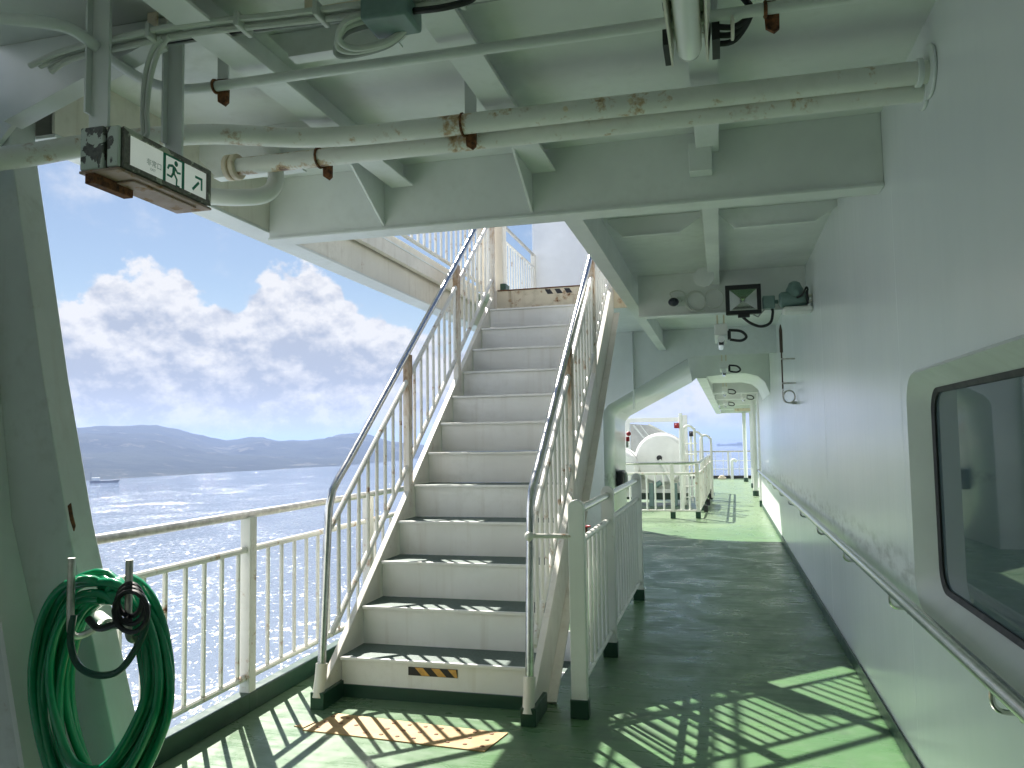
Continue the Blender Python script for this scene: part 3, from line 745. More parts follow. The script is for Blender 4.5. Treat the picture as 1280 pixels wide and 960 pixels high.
def text(body, size, y, z, mat, parent, name):
    cu = bpy.data.curves.new(name, 'FONT'); cu.body = body; cu.size = size
    to = bpy.data.objects.new(name, cu); COL.objects.link(to)
    dg = bpy.context.evaluated_depsgraph_get(); me = bpy.data.meshes.new_from_object(to.evaluated_get(dg))
    bpy.data.objects.remove(to)
    base = parent.matrix_world.translation
    off = Vector((0, 0, 0)); p = parent
    while p is not None: off += p.location; p = p.parent
    for v in me.vertices: v.co = Vector((SX+.0015, y+v.co.x, z+v.co.y))-off
    me.materials.clear(); me.materials.append(M[mat])
    o = bpy.data.objects.new(name, me); COL.objects.link(o); o.parent = parent; return o
text('非常口', .026, 2.268, fz0+.033, 'signgrey', fcp, 'lettering')
text('EXIT', .013, 2.288, fz0+.016, 'signgrey', fcp, 'lettering')
for hy, hx, w_ in ((2.15, -1.99, .075), (2.45, -1.93, .07)):
    b_ = MB(); b_.box(hx-w_/2, hx+w_/2, hy-.006, hy+.006, SZ1+.002, ZC-.002); b_.box(hx-w_/2, hx-w_/2+.008, hy-.03, hy-.0062, SZ1+.05, ZC-.002); b_.build('hanger', 'beam', es)
for dx in (0, .03):
    b_ = MB(); b_.tube(smooth_path([(-1.80+dx, 2.215, 2.885), (-1.87+dx, 2.25, 2.86), (-1.93+dx*.8, 2.29, 2.79), (-1.945+dx*.6, 2.30, 2.68), (-1.95+dx*.6, 2.31, 2.60), (-1.96, 2.30, 2.57)], 6), .009, 8); b_.build('cable', 'cable', es)

# ================================================================== PIPES
def strap(o, x, y, zr, r, w_=.05):
    b_ = MB(); b_.box(x-w_/2, x+w_/2, y-.005+r, y+.005+r, zr+.035, ZC-.002); b_.build('strap', 'beam', o)
    b_ = MB(); b_.tube([(x-.02, y+(r+.004)*math.cos(q), zr+(r+.004)*math.sin(q)) for q in [2*math.pi*i/14 for i in range(14)]], .006, 6, True)
    b_.prism([(x-.024, zr+.036), (x+.024, zr+.030), (x+.022, zr-r-.040), (x+.006, zr-r-.052), (x-.020, zr-r-.034)], 'y', y+r-.006, y+r+.008); b_.build('clamp', 'rust', o)
pa = thing('ceiling_pipe', 'upper thick white pipe with rusty clamp bending towards the exit sign', 'pipe', (-.5, 3.08, 2.82), 'thick pipes across the ceiling')
b_ = MB(); b_.tube(smooth_path([(XW-.01, 3.11, 2.822), (.2, 3.10, 2.822), (-.46, 3.08, 2.822), (-1.30, 3.06, 2.82), (-1.70, 3.01, 2.82), (-2.08, 2.80, 2.80), (-2.33, 2.49, 2.67), (-2.52, 2.26, 2.555), (-2.80, 1.94, 2.43), (-3.1, 1.6, 2.32)], 8), .042, 18); b_.build('tube', 'pipe', pa)
b_ = MB(); b_.cyl((XW-.05, 3.11, 2.822), (XW-.03, 3.11, 2.822), .052, 20); b_.cyl((XW-.012, 3.11, 2.822), (XW-.001, 3.11, 2.822), .098, 24); b_.build('flange', 'wall', pa, .004)
strap(pa, -.985, 3.075, 2.82, .042)
for bx in (-.42, -.30, -.56):
    b_ = MB(); b_.cyl((bx, 3.036, 2.815), (bx, 3.025, 2.815), .010, 8); b_.build('stud', 'rusty', pa)
pb2 = thing('ceiling_pipe', 'lower thick white pipe ending in a rusty flange beside the sign', 'pipe', (-.7, 3.17, 2.775), 'thick pipes across the ceiling')
b_ = MB(); b_.tube([(XW-.01, 3.19, 2.785), (-2.20, 3.155, 2.785)], .040, 18); b_.build('tube', 'pipe', pb2)
b_ = MB(); b_.cyl((XW-.014, 3.20, 2.785), (XW-.001, 3.20, 2.785), .07, 20); b_.build('wall_collar', 'wall', pb2, .004)
b_ = MB(); b_.cyl((-2.13, 3.156, 2.785), (-2.155, 3.156, 2.785), .060, 20); b_.cyl((-2.165, 3.156, 2.785), (-2.19, 3.156, 2.785), .060, 20); b_.build('flange', 'rusty', pb2, .004)
strap(pb2, -1.70, 3.16, 2.785, .040, .03)
el_ = MB(); el_.tube(smooth_path([(-2.02, 3.25, 2.90), (-1.99, 3.24, 2.74), (-2.01, 3.19, 2.655), (-2.10, 3.12, 2.625), (-2.24, 3.05, 2.625), (-2.45, 2.95, 2.63)], 8), .038, 16)
tag(el_.build('elbow_pipe', 'white'), 'white pipe elbow curving down behind the exit sign', 'pipe')
pd_ = thing('thin_pipe', 'thin white pipe crossing the ceiling and looping over the sign', 'pipe', (-.8, 2.53, 2.85))
b_ = MB(); b_.tube(smooth_path([(XW-.005, 2.57, 2.86), (.3, 2.555, 2.855), (-.5, 2.54, 2.85), (-1.3, 2.53, 2.85), (-1.75, 2.525, 2.85), (-1.93, 2.51, 2.85), (-2.02, 2.43, 2.85), (-2.03, 2.27, 2.85), (-2.0, 2.10, 2.85), (-2.01, 2.02, 2.852), (-2.10, 1.955, 2.855), (-2.3, 1.88, 2.86), (-2.6, 1.80, 2.86)], 8), .019, 12); b_.build('tube', 'beam', pd_)
strap(pd_, -1.79, 2.525, 2.85, .019, .045)
strap(pd_, .20, 2.555, 2.853, .019, .03)

# cables and junction box
cb = thing('cable_bundle', 'bundle of painted cables strapped across the ceiling near the top', 'cables', (-1.3, 2.25, 2.9))
b_ = MB(); b_.box(-2.26, .60, 2.262, 2.302, 2.925, 2.931); b_.build('tray', 'rusty', cb)
for i, (dy, dz_) in enumerate(((-.028, 0), (-.006, .006), (.018, .002), (.002, -.016))):
    j = lambda: rnd.uniform(-.004, .004)
    pts = [(-2.30+.02*i, 2.19+dy, 2.83+dz_), (-2.16, 2.20+dy+j(), 2.868+dz_), (-1.98, 2.215+dy+j(), 2.89+dz_), (-1.70, 2.225+dy+j(), 2.905+dz_), (-1.40, 2.245+dy+j(), 2.90+dz_), (-1.13, 2.275+dy+j(), 2.905+dz_), (-.9, 2.285+dy+j(), 2.905+dz_), (-.5, 2.30+dy, 2.905+dz_), (.6, 2.31+dy, 2.91+dz_)]
    b_ = MB(); b_.tube(smooth_path(pts, 6), .0105, 8); b_.build('cable', 'cable', cb)
for i in range(3):
    b_ = MB(); b_.tube(smooth_path([(-1.9, 2.29+.02*i, 2.918+.005*i), (-1.4, 2.31+.014*i, 2.925), (-1.0, 2.33+.012*i, 2.915), (-.6, 2.335+.014*i, 2.92), (.0, 2.34, 2.93), (.6, 2.35, 2.93)], 5), .0065, 7); b_.build('thin_cable', 'rubber' if i == 1 else 'cablegrey', cb)
for cx in (-1.83, -1.50, -1.22, -.75):
    yb = 2.225+.05*(cx+1.8)
    b_ = MB(); b_.box(cx-.009, cx+.009, yb-.048, yb+.045, 2.872, 2.922); b_.build('cable_tie', 'cable', cb, .004)
for hx in (-2.16, -1.9, -1.28):
    b_ = MB(); b_.box(hx-.02, hx+.02, 2.285, 2.293, 2.93, ZC-.002); b_.build('hanger', 'rusty', cb)
jb = thing('junction_box', 'grey junction box with looped cables at the top of the ceiling', 'box', (-.97, 2.27, 2.86))
b_ = MB(); b_.box(-1.06, -.90, 2.20, 2.34, 2.825, 2.90); b_.build('case', 'greygreen', jb, .012)
for q in range(3):
    b_ = MB(); b_.tube(smooth_path([(-1.06, 2.235+.03*q, 2.86), (-1.12-.015*q, 2.22+.03*q, 2.835), (-1.155-.02*q, 2.25+.03*q, 2.80-.006*q), (-1.12-.01*q, 2.29+.02*q, 2.785), (-1.02, 2.31+.01*q, 2.80), (-.95, 2.315, 2.835)], 6), .011, 8); b_.build('loop', 'cablegrey' if q == 2 else 'cable', jb)
b_ = MB(); b_.tube(smooth_path([(-.9, 2.26, 2.86), (-.80, 2.25, 2.85), (-.72, 2.27, 2.87), (-.70, 2.29, 2.90)], 6), .011, 8); b_.build('cable', 'rubber', jb)

# ================================================================== LAMPS
def lamp(x, y, z, L_, label):
    o = thing('ceiling_lamp', label, 'lamp', (x, y, z), 'fluorescent lamps in a row along the passage ceiling')
    b_ = MB(); b_.box(x-.075, x+.075, y, y+L_, z+.055, z+.10); b_.build('housing', 'signcap', o, .006)
    b_ = MB()
    for s in (-1, 1): b_.prism([(x+s*.050, z+.054), (x+s*.056, z-.035), (x+s*.062, z-.035), (x+s*.072, z+.054)], 'y', y+.01, y+L_-.01)
    b_.build('guard_rail', 'cream', o)
    b_ = MB(); b_.tube([(x, y+.02, z), (x, y+L_-.06, z), (x, y+L_-.03, z), (x, y+L_-.012, z)], .042, 20, rads=[.042, .042, .036, .02]); b_.build('tube_cover', 'tube', o)
    b_ = MB(); b_.box(x-.082, x-.063, y+L_-.16, y+L_-.01, z-.03, z+.054); b_.build('clip', 'black', o)
    b_ = MB(); b_.box(x+.075, x+.10, y+L_-.16, y+L_-.02, z-.035, z+.054); b_.build('clip', 'black', o)
    b_ = MB()
    for q in range(3): b_.tube(smooth_path([(x+.085, y+L_-.12+.02*q, z+.03-.02*q), (x+.15, y+L_-.12+.02*q, z+.02-.012*q), (x+.20, y+L_-.14, z+.05), (x+.17, y+L_-.16, z+.10)], 6), .010, 8)
    b_.build('cable', 'rubber', o)
    b_ = MB(); b_.tube([(x+.14, y+L_-.13+.045*math.cos(q), z+.015+.035*math.sin(q)) for q in [2*math.pi*i/12 for i in range(12)]], .006, 6, True); b_.build('cable_tie', 'cream', o)
    for s in (y+.1, y+L_-.25):
        b_ = MB(); b_.box(x-.03, x+.03, s, s+.02, z+.10, ZC-.04); b_.build('hanger', 'beam', o)
    return o
lamp(-.062, 2.05, 2.81, .66, 'nearest fluorescent lamp with black cables at the top edge')
def small_lamp(x, y, z, label, sc_=1.0):
    o = thing('ceiling_lamp', label, 'lamp', (x, y, z), 'fluorescent lamps in a row along the passage ceiling')
    b_ = MB(); b_.box(x-.06*sc_, x+.06*sc_, y, y+.7, z+.02*sc_, z+.13*sc_); b_.build('housing', 'white', o, .008)
    b_ = MB(); b_.tube([(x, y-.03, z-.02*sc_), (x, y+.66, z-.02*sc_)], .033*sc_, 14); b_.build('tube_cover', 'tube', o)
    b_ = MB(); b_.box(x-.022*sc_, x+.022*sc_, y-.02, y+.01, z-.075*sc_, z-.045*sc_); b_.build('clip', 'black' if sc_ == 1 else 'cablegrey', o, .004)
    b_ = MB(); b_.box(x+.06*sc_, x+.09*sc_, y, y+.1, z-.02, z+.06*sc_); b_.build('clip', 'black' if sc_ == 1 else 'cablegrey', o, .004)
    b_ = MB(); b_.tube(smooth_path([(x+.07*sc_, y+.05, z+.07*sc_), (x+.18*sc_, y+.05, z+.055*sc_), (x+.23*sc_, y+.05, z+.0), (x+.18*sc_, y+.05, z-.035*sc_), (x+.08*sc_, y+.05, z-.02*sc_)], 6), .013*sc_, 8); b_.build('cable', 'rubber', o)
    for s in (-.03, .03):
        b_ = MB(); b_.box(x+s-.008, x+s+.008, y+.05, y+.07, z+.13*sc_, z+.26*sc_); b_.build('hanger', 'rusty', o)
    return o
small_lamp(.03, 7.66, 2.43, 'lamp with looped black cable just under the floodlight beam')
small_lamp(.075, 12.0, 2.47, 'second lamp along, hung in front of the rounded soffit', 1.0)
small_lamp(.10, 16.2, 2.36, 'third small lamp along under the far overhang', .9)
small_lamp(.14, 20.4, 2.28, 'farthest small lamp under the overhang end', .9)
small_lamp(.52, 18.2, 2.33, 'small lamp set off to the right under the far overhang', .9)

# ================================================================== FLOODLIGHT AND GEAR ON THE SECOND BEAM
fl = thing('floodlight', 'square black floodlight with four facet reflector under the beam', 'floodlight', (.24, 7.2, 2.62))
X0, X1, Z0, Z1, FY = .075, .375, 2.555, 2.815, 7.10
b_ = MB()
for a in ((X0, X1, Z0, Z0+.035), (X0, X1, Z1-.04, Z1), (X0, X0+.036, Z0+.035, Z1-.04), (X1-.036, X1, Z0+.035, Z1-.04)): b_.box(a[0], a[1], FY, FY+.03, a[2], a[3])
b_.box(X0+.01, X1-.01, FY+.09, FY+.13, Z0+.01, Z1-.01); b_.build('frame', 'black', fl, .004)
cx, cz = (X0+X1)/2, (Z0+Z1)/2
cn = [(X0+.03, Z0+.03), (X1-.03, Z0+.03), (X1-.03, Z1-.035), (X0+.03, Z1-.035)]
b_ = MB()
for i in range(4):
    p, q = cn[i], cn[(i+1) % 4]
    b_.bm.faces.new([b_.bm.verts.new(v) for v in ((p[0], FY+.012, p[1]), (q[0], FY+.012, q[1]), (cx, FY+.085, cz))])
rf = b_.build('reflector', plain('reflector foil', (.75, .76, .74), .16, 1, .03), fl, 0, 5)
b_ = MB(); b_.box(cx-.05, cx+.05, FY-.012, FY+.02, Z0-.03, Z0-.002); b_.build('mount', 'black', fl, .004)
b_ = MB(); b_.box(X1+.012, X1+.115, FY+.03, FY+.13, 2.60, 2.71); b_.cyl((X1+.115, FY+.08, 2.66), (X1+.145, FY+.08, 2.66), .018, 12); b_.build('ballast_box', 'greygreen', fl, .008)
b_ = MB(); b_.tube(smooth_path([(cx-.02, FY+.03, Z0-.01), (cx+.05, FY+.03, Z0-.075), (cx+.14, FY+.04, Z0-.11), (cx+.22, FY+.05, Z0-.08), (X1+.095, FY+.07, Z0+.01), (X1+.09, FY+.08, 2.60)], 7), .012, 8); b_.build('cable', 'rubber', fl)
b_ = MB(); b_.tube(smooth_path([(cx+.08, FY+.05, Z0), (cx+.12, FY+.06, Z0-.02), (X1-.02, FY+.07, Z0-.01), (X1+.03, FY+.08, 2.60)], 6), .006, 6); b_.build('thin_cable', 'cablegrey', fl)
b_ = MB(); b_.box(cx-.03, cx+.03, FY+.13, 7.455, 2.645, 2.665); b_.build('arm', 'beam', fl)

hn = thing('alarm_siren', 'grey green alarm siren on a white wall shelf', 'siren', (.64, 7.1, 2.6))
b_ = MB(); b_.tube([(.52, 7.1, 2.66), (.54, 7.1, 2.66), (.60, 7.1, 2.66), (.74, 7.1, 2.66), (.76, 7.1, 2.66)], .06, 20, rads=[.050, .068, .072, .060, .045]); b_.build('body', 'greygreen', hn)
b_ = MB(); b_.tube([(.65, 7.1, 2.68), (.65, 7.1, 2.745), (.65, 7.1, 2.77), (.65, 7.1, 2.80), (.65, 7.1, 2.815)], .05, 20, rads=[.075, .072, .058, .045, .02]); b_.cyl((.65, 7.06, 2.70), (.65, 7.02, 2.70), .028, 14); b_.build('dome', 'greygreen', hn)
b_ = MB(); b_.box(.735, .752, 7.02, 7.18, 2.61, 2.72); b_.build('strap', 'black', hn)
b_ = MB()
for dz_ in (.0, .05): b_.cyl((.75, 7.06, 2.63+dz_), (.86-.076, 7.06, 2.63+dz_), .012, 10)
b_.build('rod', 'dull', hn)
b_ = MB(); b_.tube(smooth_path([(.66, 7.03, 2.66), (.70, 7.0, 2.68), (.735, 7.0, 2.74), (.75, 7.03, 2.72)], 6), .008, 8); b_.build('cable', 'rubber', hn)
b_ = MB(); b_.box(.545, XW-.003, 7.0, 7.2, 2.54, 2.588); b_.build('shelf', 'white', hn, .02)

cm = thing('camera_unit', 'small dark round camera with white cable coils on the beam', 'camera', (-.37, 7.4, 2.72))
b_ = MB(); b_.ball((-.385, 7.36, 2.74), .045, 10, (1.1, 1, .9)); b_.build('head', plain('dark blue housing', (.015, .02, .035), .3), cm)
b_ = MB(); b_.cyl((-.36, 7.40, 2.76), (-.33, 7.495, 2.77), .022, 10); b_.box(-.36, -.27, 7.485, 7.497, 2.72, 2.81); b_.build('mount', 'signcap', cm)
for q, (cx2, cz2, rr) in enumerate(((-.19, 2.755, .095), (-.185, 2.75, .088), (-.02, 2.77, .085))):
    b_ = MB(); b_.tube([(cx2+rr*math.cos(2*math.pi*i/28), 7.475-.006*q, cz2+rr*1.02*math.sin(2*math.pi*i/28)) for i in range(28)], .006, 6, True); b_.build('cable_coil', 'cable', cm)
b_ = MB(); b_.tube(smooth_path([(-.40, 7.40, 2.79), (-.42, 7.45, 2.84), (-.36, 7.48, 2.865), (-.29, 7.48, 2.84), (-.26, 7.48, 2.74), (-.18, 7.47, 2.66), (-.10, 7.47, 2.665)], 6), .006, 6); b_.build('cable', 'cable', cm)

# rod and coil on the wall
pr = thing('whip_aerial', 'slim dark rod with a ring coil standing off the right wall', 'aerial', (.66, 8.85, 1.85))
b_ = MB(); b_.tube([(.652, 8.85, 1.97), (.652, 8.85, 2.07), (.652, 8.85, 2.38)], .008, 8); b_.tube([(.652, 8.85, 2.38), (.652, 8.85, 2.62), (.652, 8.85, 2.68)], .016, 10, rads=[.017, .017, .005]); b_.build('rod', 'probe', pr)
b_ = MB(); b_.tube([(.712+.058*math.cos(2*math.pi*i/28), 8.84-.004*(i % 2), 1.905+.066*math.sin(2*math.pi*i/28)) for i in range(28)], .0085, 8, True); b_.tube(smooth_path([(.652, 8.85, 1.99), (.650, 8.85, 1.90), (.667, 8.84, 1.855), (.72, 8.835, 1.838), (.783, 8.835, 1.838)], 6), .0085, 8); b_.build('coil', 'dull', pr)
b_ = MB(); b_.cyl((.735, 8.835, 1.838), (.785, 8.835, 1.838), .016, 10); b_.build('fitting', 'dull', pr)
for z in (2.31, 2.05):
    b_ = MB(); b_.box(.645, XW-.002, 8.842, 8.858, z-.008, z+.008); b_.build('bracket', 'dull', pr)

# ================================================================== HOSE
hk = thing('hose_hook', 'grey steel hose hook with two upright pegs on the left column', 'hook', (-1.95, 2.25, .95))
b_ = MB(); b_.cyl((-2.04, 2.25, .90), (-1.80, 2.25, .90), .012, 12); b_.build('crossbar', 'dull', hk)
b_ = MB(); b_.tube([(-2.13, 2.348, .90), (-2.0, 2.25, .90)], .022, 12); b_.build('stem', 'white', hk)
for x in (-2.03, -1.81):
    b_ = MB(); b_.tube(smooth_path([(x, 2.25, .90), (x, 2.17, .885), (x, 2.125, .90), (x, 2.118, .97), (x, 2.118, 1.14)], 6), .0115, 10); b_.build('peg', 'dull', hk)
hs = thing('garden_hose', 'coiled bright green hose hanging on the left column hook', 'hose', (-1.95, 2.22, .4))
NL = 13; pts = []
for k in range(NL):
    wv = rnd.uniform(0, 1)
    xl = -2.235+.125*wv+rnd.uniform(-.01, .01); xr = -1.70-.115*rnd.random(); zb = .33+.16*rnd.random(); zt_ = 1.085-.115*wv+rnd.uniform(-.008, .008)
    yc = 2.155+.012*(k % 7)+rnd.uniform(-.006, .006)
    NN = 30
    for i in range(NN):
        q = 2*math.pi*i/NN+math.pi/2
        cxm, hw = (xl+xr)/2, (xr-xl)/2
        c_, s_ = math.cos(q), math.sin(q)
        ex = math.copysign(abs(c_)**.72, c_)
        zz = (zt_+zb)/2+(zt_-zb)/2*math.copysign(abs(s_)**.9, s_)
        taper = 1-.30*max(0, -s_)-.10*max(0, s_)
        pts.append((cxm+hw*ex*taper-.03*max(0, -s_), yc+.02*math.sin(q*2+k)*.5, zz))
b_ = MB(); b_.tube(smooth_path(pts, 2), .0140, 9); b_.build('coil', 'hose', hs, 0, 60)
b_ = MB(); b_.tube(smooth_path([(-2.02, 2.12, .96), (-2.02, 2.11, .88), (-1.985, 2.105, .81), (-1.91, 2.10, .785), (-1.83, 2.10, .80), (-1.78, 2.11, .86), (-1.75, 2.12, .93), (-1.75, 2.13, 1.0)], 6), .011, 9); b_.build('loose_loop', plain('dark green hose end', (.01, .07, .05), .3), hs)
b_ = MB()
for q in range(3): b_.tube([(-1.79+.012*q+(.045+.008*q)*math.cos(2*math.pi*i/16), 2.10-.012*q, 1.02-.015*q+(.05+.006*q)*math.sin(2*math.pi*i/16)) for i in range(16)], .008, 7, True)
b_.tube(smooth_path([(-1.95, 2.105, .955), (-1.90, 2.095, .93), (-1.84, 2.09, .945), (-1.78, 2.09, .965)], 5), .011, 8)
b_.build('tie_cord', 'black', hs)

# ================================================================== UPPER DECK
def small_fence(name, label, x, y0, y1, zb, zt, zm, sp, group=None):
    o = thing(name, label, 'railing', (x, (y0+y1)/2, ZC+.02), group)
    for z, nm, r_2 in ((zt, 'top_rail', .022), (zm, 'middle_rail', .017), (zb, 'bottom_rail', .017)):
        b_ = MB(); b_.tube([(x, y0, z), (x, y1, z)], r_2, 10); b_.build(nm, 'rail' if nm != 'top_rail' else 'dull', o)
    y = y0+.06
    while y < y1-.02:
        b_ = MB(); b_.tube([(x, y, zb), (x, y, zm)], .0125, 8); b_.build('baluster', 'rail', o); y += sp
    for py_ in (y0, y1):
        b_ = MB(); b_.box(x-.033, x+.033, py_-.033, py_+.033, ZC+.0145, zt); b_.build('post', 'cream', o, .004)
    return o
small_fence('upper_railing', 'upper deck railing along the left edge of the stair opening', -2.38, 4.3, 7.80, 3.125, 4.12, 3.92, .14)
small_fence('upper_railing', 'upper deck railing beyond the stair head beside the pale house wall', -2.49, 8.3, 10.74, 3.125, 4.10, 3.92, .13)
o = thing('stair_head_post', 'thick cream post with green foot at the stair head', 'post', (-2.23, 7.96, ZC))
b_ = MB(); b_.box(-2.32, -2.16, 7.91, 8.05, ZC+.0145, 4.6); b_.build('shaft', 'cream', o, .008)
b_ = MB(); b_.box(-2.195, -2.135, 7.895, 8.06, ZC+.015, ZC+.10); b_.build('foot', 'green', o, .004)
b_ = MB(); b_.box(-2.52, 2.5, 10.80, 14, T1+.0005, 6.0); tag(b_.build('upper_house', 'bluewall', None, .02), 'pale blue-grey upper deckhouse wall above the stair head', 'wall')

# ================================================================== FAR DECK
ff = thing('guard_railing', 'white railing around the life rafts on the sunlit far deck', 'railing', (-1, 17, 0))
def poly_rail(z, r2, mat, nm):
    b_ = MB(); b_.tube([(-2.4, 14.95, z), (-.58, 14.90, z), (-.47, 14.95, z), (-.42, 15.1, z), (-.30, 21.8, z-.0)], r2, 10); b_.build(nm, mat, ff)
poly_rail(1.01, .024, 'steel', 'top_rail'); poly_rail(.82, .019, 'rail', 'middle_rail'); poly_rail(.14, .019, 'rail', 'bottom_rail')
x = -2.3
while x < -.5:
    b_ = MB(); b_.tube([(x, 14.93, .14), (x, 14.93, .82)], .016, 8); b_.build('baluster', 'white', ff); x += .155
y = 15.3
while y < 21.7:
    xx = -.42+(y-15.1)*.018; b_ = MB(); b_.tube([(xx, y, .14), (xx, y, .82)], .016, 8); b_.build('baluster', 'rail', ff); y += .16
for (px_, py_) in ((-2.35, 14.95), (-.90, 14.92), (-.45, 14.97), (-.40, 16.6), (-.37, 18.2), (-.34, 20.0), (-.30, 21.8)):
    b_ = MB(); b_.box(px_-.035, px_+.035, py_-.035, py_+.035, 0, 1.0); p = b_.build('post', 'rail', ff, .005)
    b_ = MB(); b_.box(px_-.045, px_+.045, py_-.045, py_+.045, 0, .12); b_.build('foot', 'green', p)
for (px_, py_) in ((-.36, 15.9), (-.34, 17.4), (-.31, 19.1), (-.30, 20.7)):
    b_ = MB(); b_.box(px_-.01, px_+.07, py_-.03, py_+.05, .03, .16); b_.build('mooring_cleat', 'black', ff, .01)

def raft(cx_, cy_, cz_, r, L_, label):
    o = thing('life_raft', label, 'life raft', (cx_, cy_, cz_-r), 'white life raft canisters on the far deck')
    b_ = MB(); b_.tube([(cx_, cy_-L_/2, cz_), (cx_, cy_-L_/2+.02, cz_), (cx_, cy_-L_/2+.07, cz_), (cx_, cy_-.03, cz_), (cx_, cy_-.03, cz_), (cx_, cy_+.03, cz_), (cx_, cy_+.03, cz_), (cx_, cy_+L_/2-.07, cz_), (cx_, cy_+L_/2, cz_)], r, 40, rads=[r*.90, r*.94, r, r, r*1.04, r*1.04, r, r, r*.9]); b_.build('canister', 'grp', o)
    b_ = MB(); b_.cyl((cx_-.02, cy_-L_/2-.02, cz_+.02), (cx_-.02, cy_-L_/2, cz_+.02), .06, 14); b_.build('hydrostat', 'black', o)
    b_ = MB(); b_.box(cx_-r*.92, cx_+r*.92, cy_-L_/2-.004, cy_-L_/2+.01, cz_-.115, cz_-.105); b_.build('seam', 'cablegrey', o)
    b_ = MB(); b_.tube([(cx_-.02, cy_-L_/2-.03, cz_-.02), (cx_+.22, cy_-L_/2-.05, cz_-.5)], .035, 8); b_.build('lashing', 'white', o)
    for s in (-1, 1):
        b_ = MB(); b_.prism([(cx_-r*.8, cz_-r*.62), (cx_-r*.5, cz_-r*.9), (cx_, cz_-r-.01), (cx_+r*.5, cz_-r*.9), (cx_+r*.8, cz_-r*.62), (cx_+r*.8, cz_-r-.12), (cx_-r*.8, cz_-r-.12)], 'y', cy_+s*L_*.3-.03, cy_+s*L_*.3+.03); b_.build('cradle', 'white', o)
    return o
raft(-1.30, 18.2, 1.02, .56, 1.3, 'larger right hand white life raft canister with black boss')
raft(-2.22, 17.6, .80, .46, 1.3, 'left white life raft canister half hidden by the bulkhead')
rk = thing('raft_rack', 'low white raft rack with dark green base on the far deck', 'rack', (-1.3, 17.8, 0))
b_ = MB(); b_.box(-2.6, -.72, 17.55, 17.65, .28, .36); b_.box(-2.6, -.72, 18.6, 18.7, .28, .36); b_.build('beam', 'white', rk, .005)
b_ = MB(); b_.box(-2.6, -.75, 17.75, 18.5, .12, .30); b_.build('base', 'green', rk)
for x in (-2.2, -1.5, -1.0):
    b_ = MB(); b_.box(x-.05, x+.05, 17.4, 17.5, 0, .5); b_.cyl((x+.1, 17.4, .45), (x+.22, 17.4, .52), .06, 10); b_.build('release_gear', 'greygreen', rk, .01)
dv = thing('raft_davit', 'square white steel frame with grey canvas behind the life rafts', 'davit', (-1.6, 20, 0))
b_ = MB(); b_.box(-2.34, -2.22, 20, 20.12, 0, 1.96); b_.build('left_leg', 'white', dv, .006)
b_ = MB(); b_.box(-.92, -.80, 20, 20.12, 0, 2.03); b_.build('right_leg', 'white', dv, .006)
b_ = MB(); b_.box(-2.34, -.80, 19.995, 20.125, 1.87, 1.98); b_.build('crossbeam', 'white', dv, .006)
b_ = MB(); b_.prism([(-2.21, 1.84), (-1.75, 1.80), (-.93, 1.36), (-.93, .3), (-2.21, .3)], 'y', 20.05, 20.08); b_.build('canvas', 'canvas', dv)
b_ = MB(); b_.tube([(-2.12, 19.96, 1.80), (-1.70, 19.7, 1.30)], .022, 8); b_.tube([(-1.95, 19.96, 1.80), (-1.60, 19.7, 1.35)], .014, 8); b_.tube([(-1.75, 20.0, 1.82), (-.93, 20.0, 1.38)], .022, 8); b_.build('stay', 'white', dv)
# boarding ladder hoops
ld = thing('boarding_ladder', 'white ladder stiles with curved hoops beside the rafts', 'ladder', (-.75, 17.2, 0))
b_ = MB(); b_.tube([(-.80, 16.6, 0), (-.80, 16.6, 1.98)], .040, 10); b_.build('stile', 'white', ld)
for i, (x, y, h_) in enumerate(((-.74, 16.7, 1.72), (-.62, 17.6, 1.60), (-.44, 18.6, 1.52))):
    b_ = MB(); b_.tube(smooth_path([(x-.02, y, .1), (x-.02, y, h_-.2), (x, y, h_-.05), (x+.09, y+.02, h_), (x+.18, y+.05, h_-.06), (x+.21, y+.06, h_-.2), (x+.21, y+.06, .1)], 5), .028, 8); b_.build('hoop', 'white', ld)
for i in range(6):
    b_ = MB(); b_.tube([(-.78, 16.65, .25+.22*i), (-.50, 17.0, .25+.22*i)], .016, 6); b_.build('rung', 'white', ld)
for i, (x, y, z) in enumerate(((-.88, 16.55, 1.72), (-.62, 17.5, 1.55))):
    b_ = MB(); b_.box(x-.05, x+.05, y, y+.06, z-.05, z+.06); b_.ball((x, y, z), .045, 6); b_.build('handle', 'red' if i == 0 else 'black', ld)
# valve and box on the bulkhead
vb = thing('red_light', 'small red lamp on the edge of the bulkhead opening', 'lamp', (-1.52, 13.25, 1.45))
b_ = MB(); b_.box(-1.545, -1.49, 13.30, 13.36, 1.43, 1.51); b_.ball((-1.50, 13.33, 1.56), .04, 8); b_.build('lens', 'red', vb, .01)
b_ = MB(); b_.box(-1.545, -1.51, 13.30, 13.35, 1.33, 1.43); b_.build('base', 'cablegrey', vb)
hb2 = thing('hose_box', 'dark hose nozzle bracket on the inner bulkhead face', 'bracket', (-1.55, 12.6, .85))
b_ = MB(); b_.box(-1.60, -1.50, 12.35, 12.75, .70, .98); b_.build('case', 'black', hb2, .02)
b_ = MB(); b_.tube([(-1.47+.0*i, 12.52+.10*math.cos(2*math.pi*i/14), .84+.10*math.sin(2*math.pi*i/14)) for i in range(14)], .02, 8, True); b_.build('coil', 'cablegrey', hb2)
rv = thing('valve', 'small red valve wheel behind the right railing', 'valve', (-1.5, 9.2, 0))
b_ = MB(); b_.tube([(-1.56+.05*math.cos(2*math.pi*i/14), 9.2+.05*math.sin(2*math.pi*i/14), .47) for i in range(14)], .010, 7, True); b_.box(-1.61, -1.51, 9.193, 9.207, .463, .477); b_.build('wheel', 'red', rv)
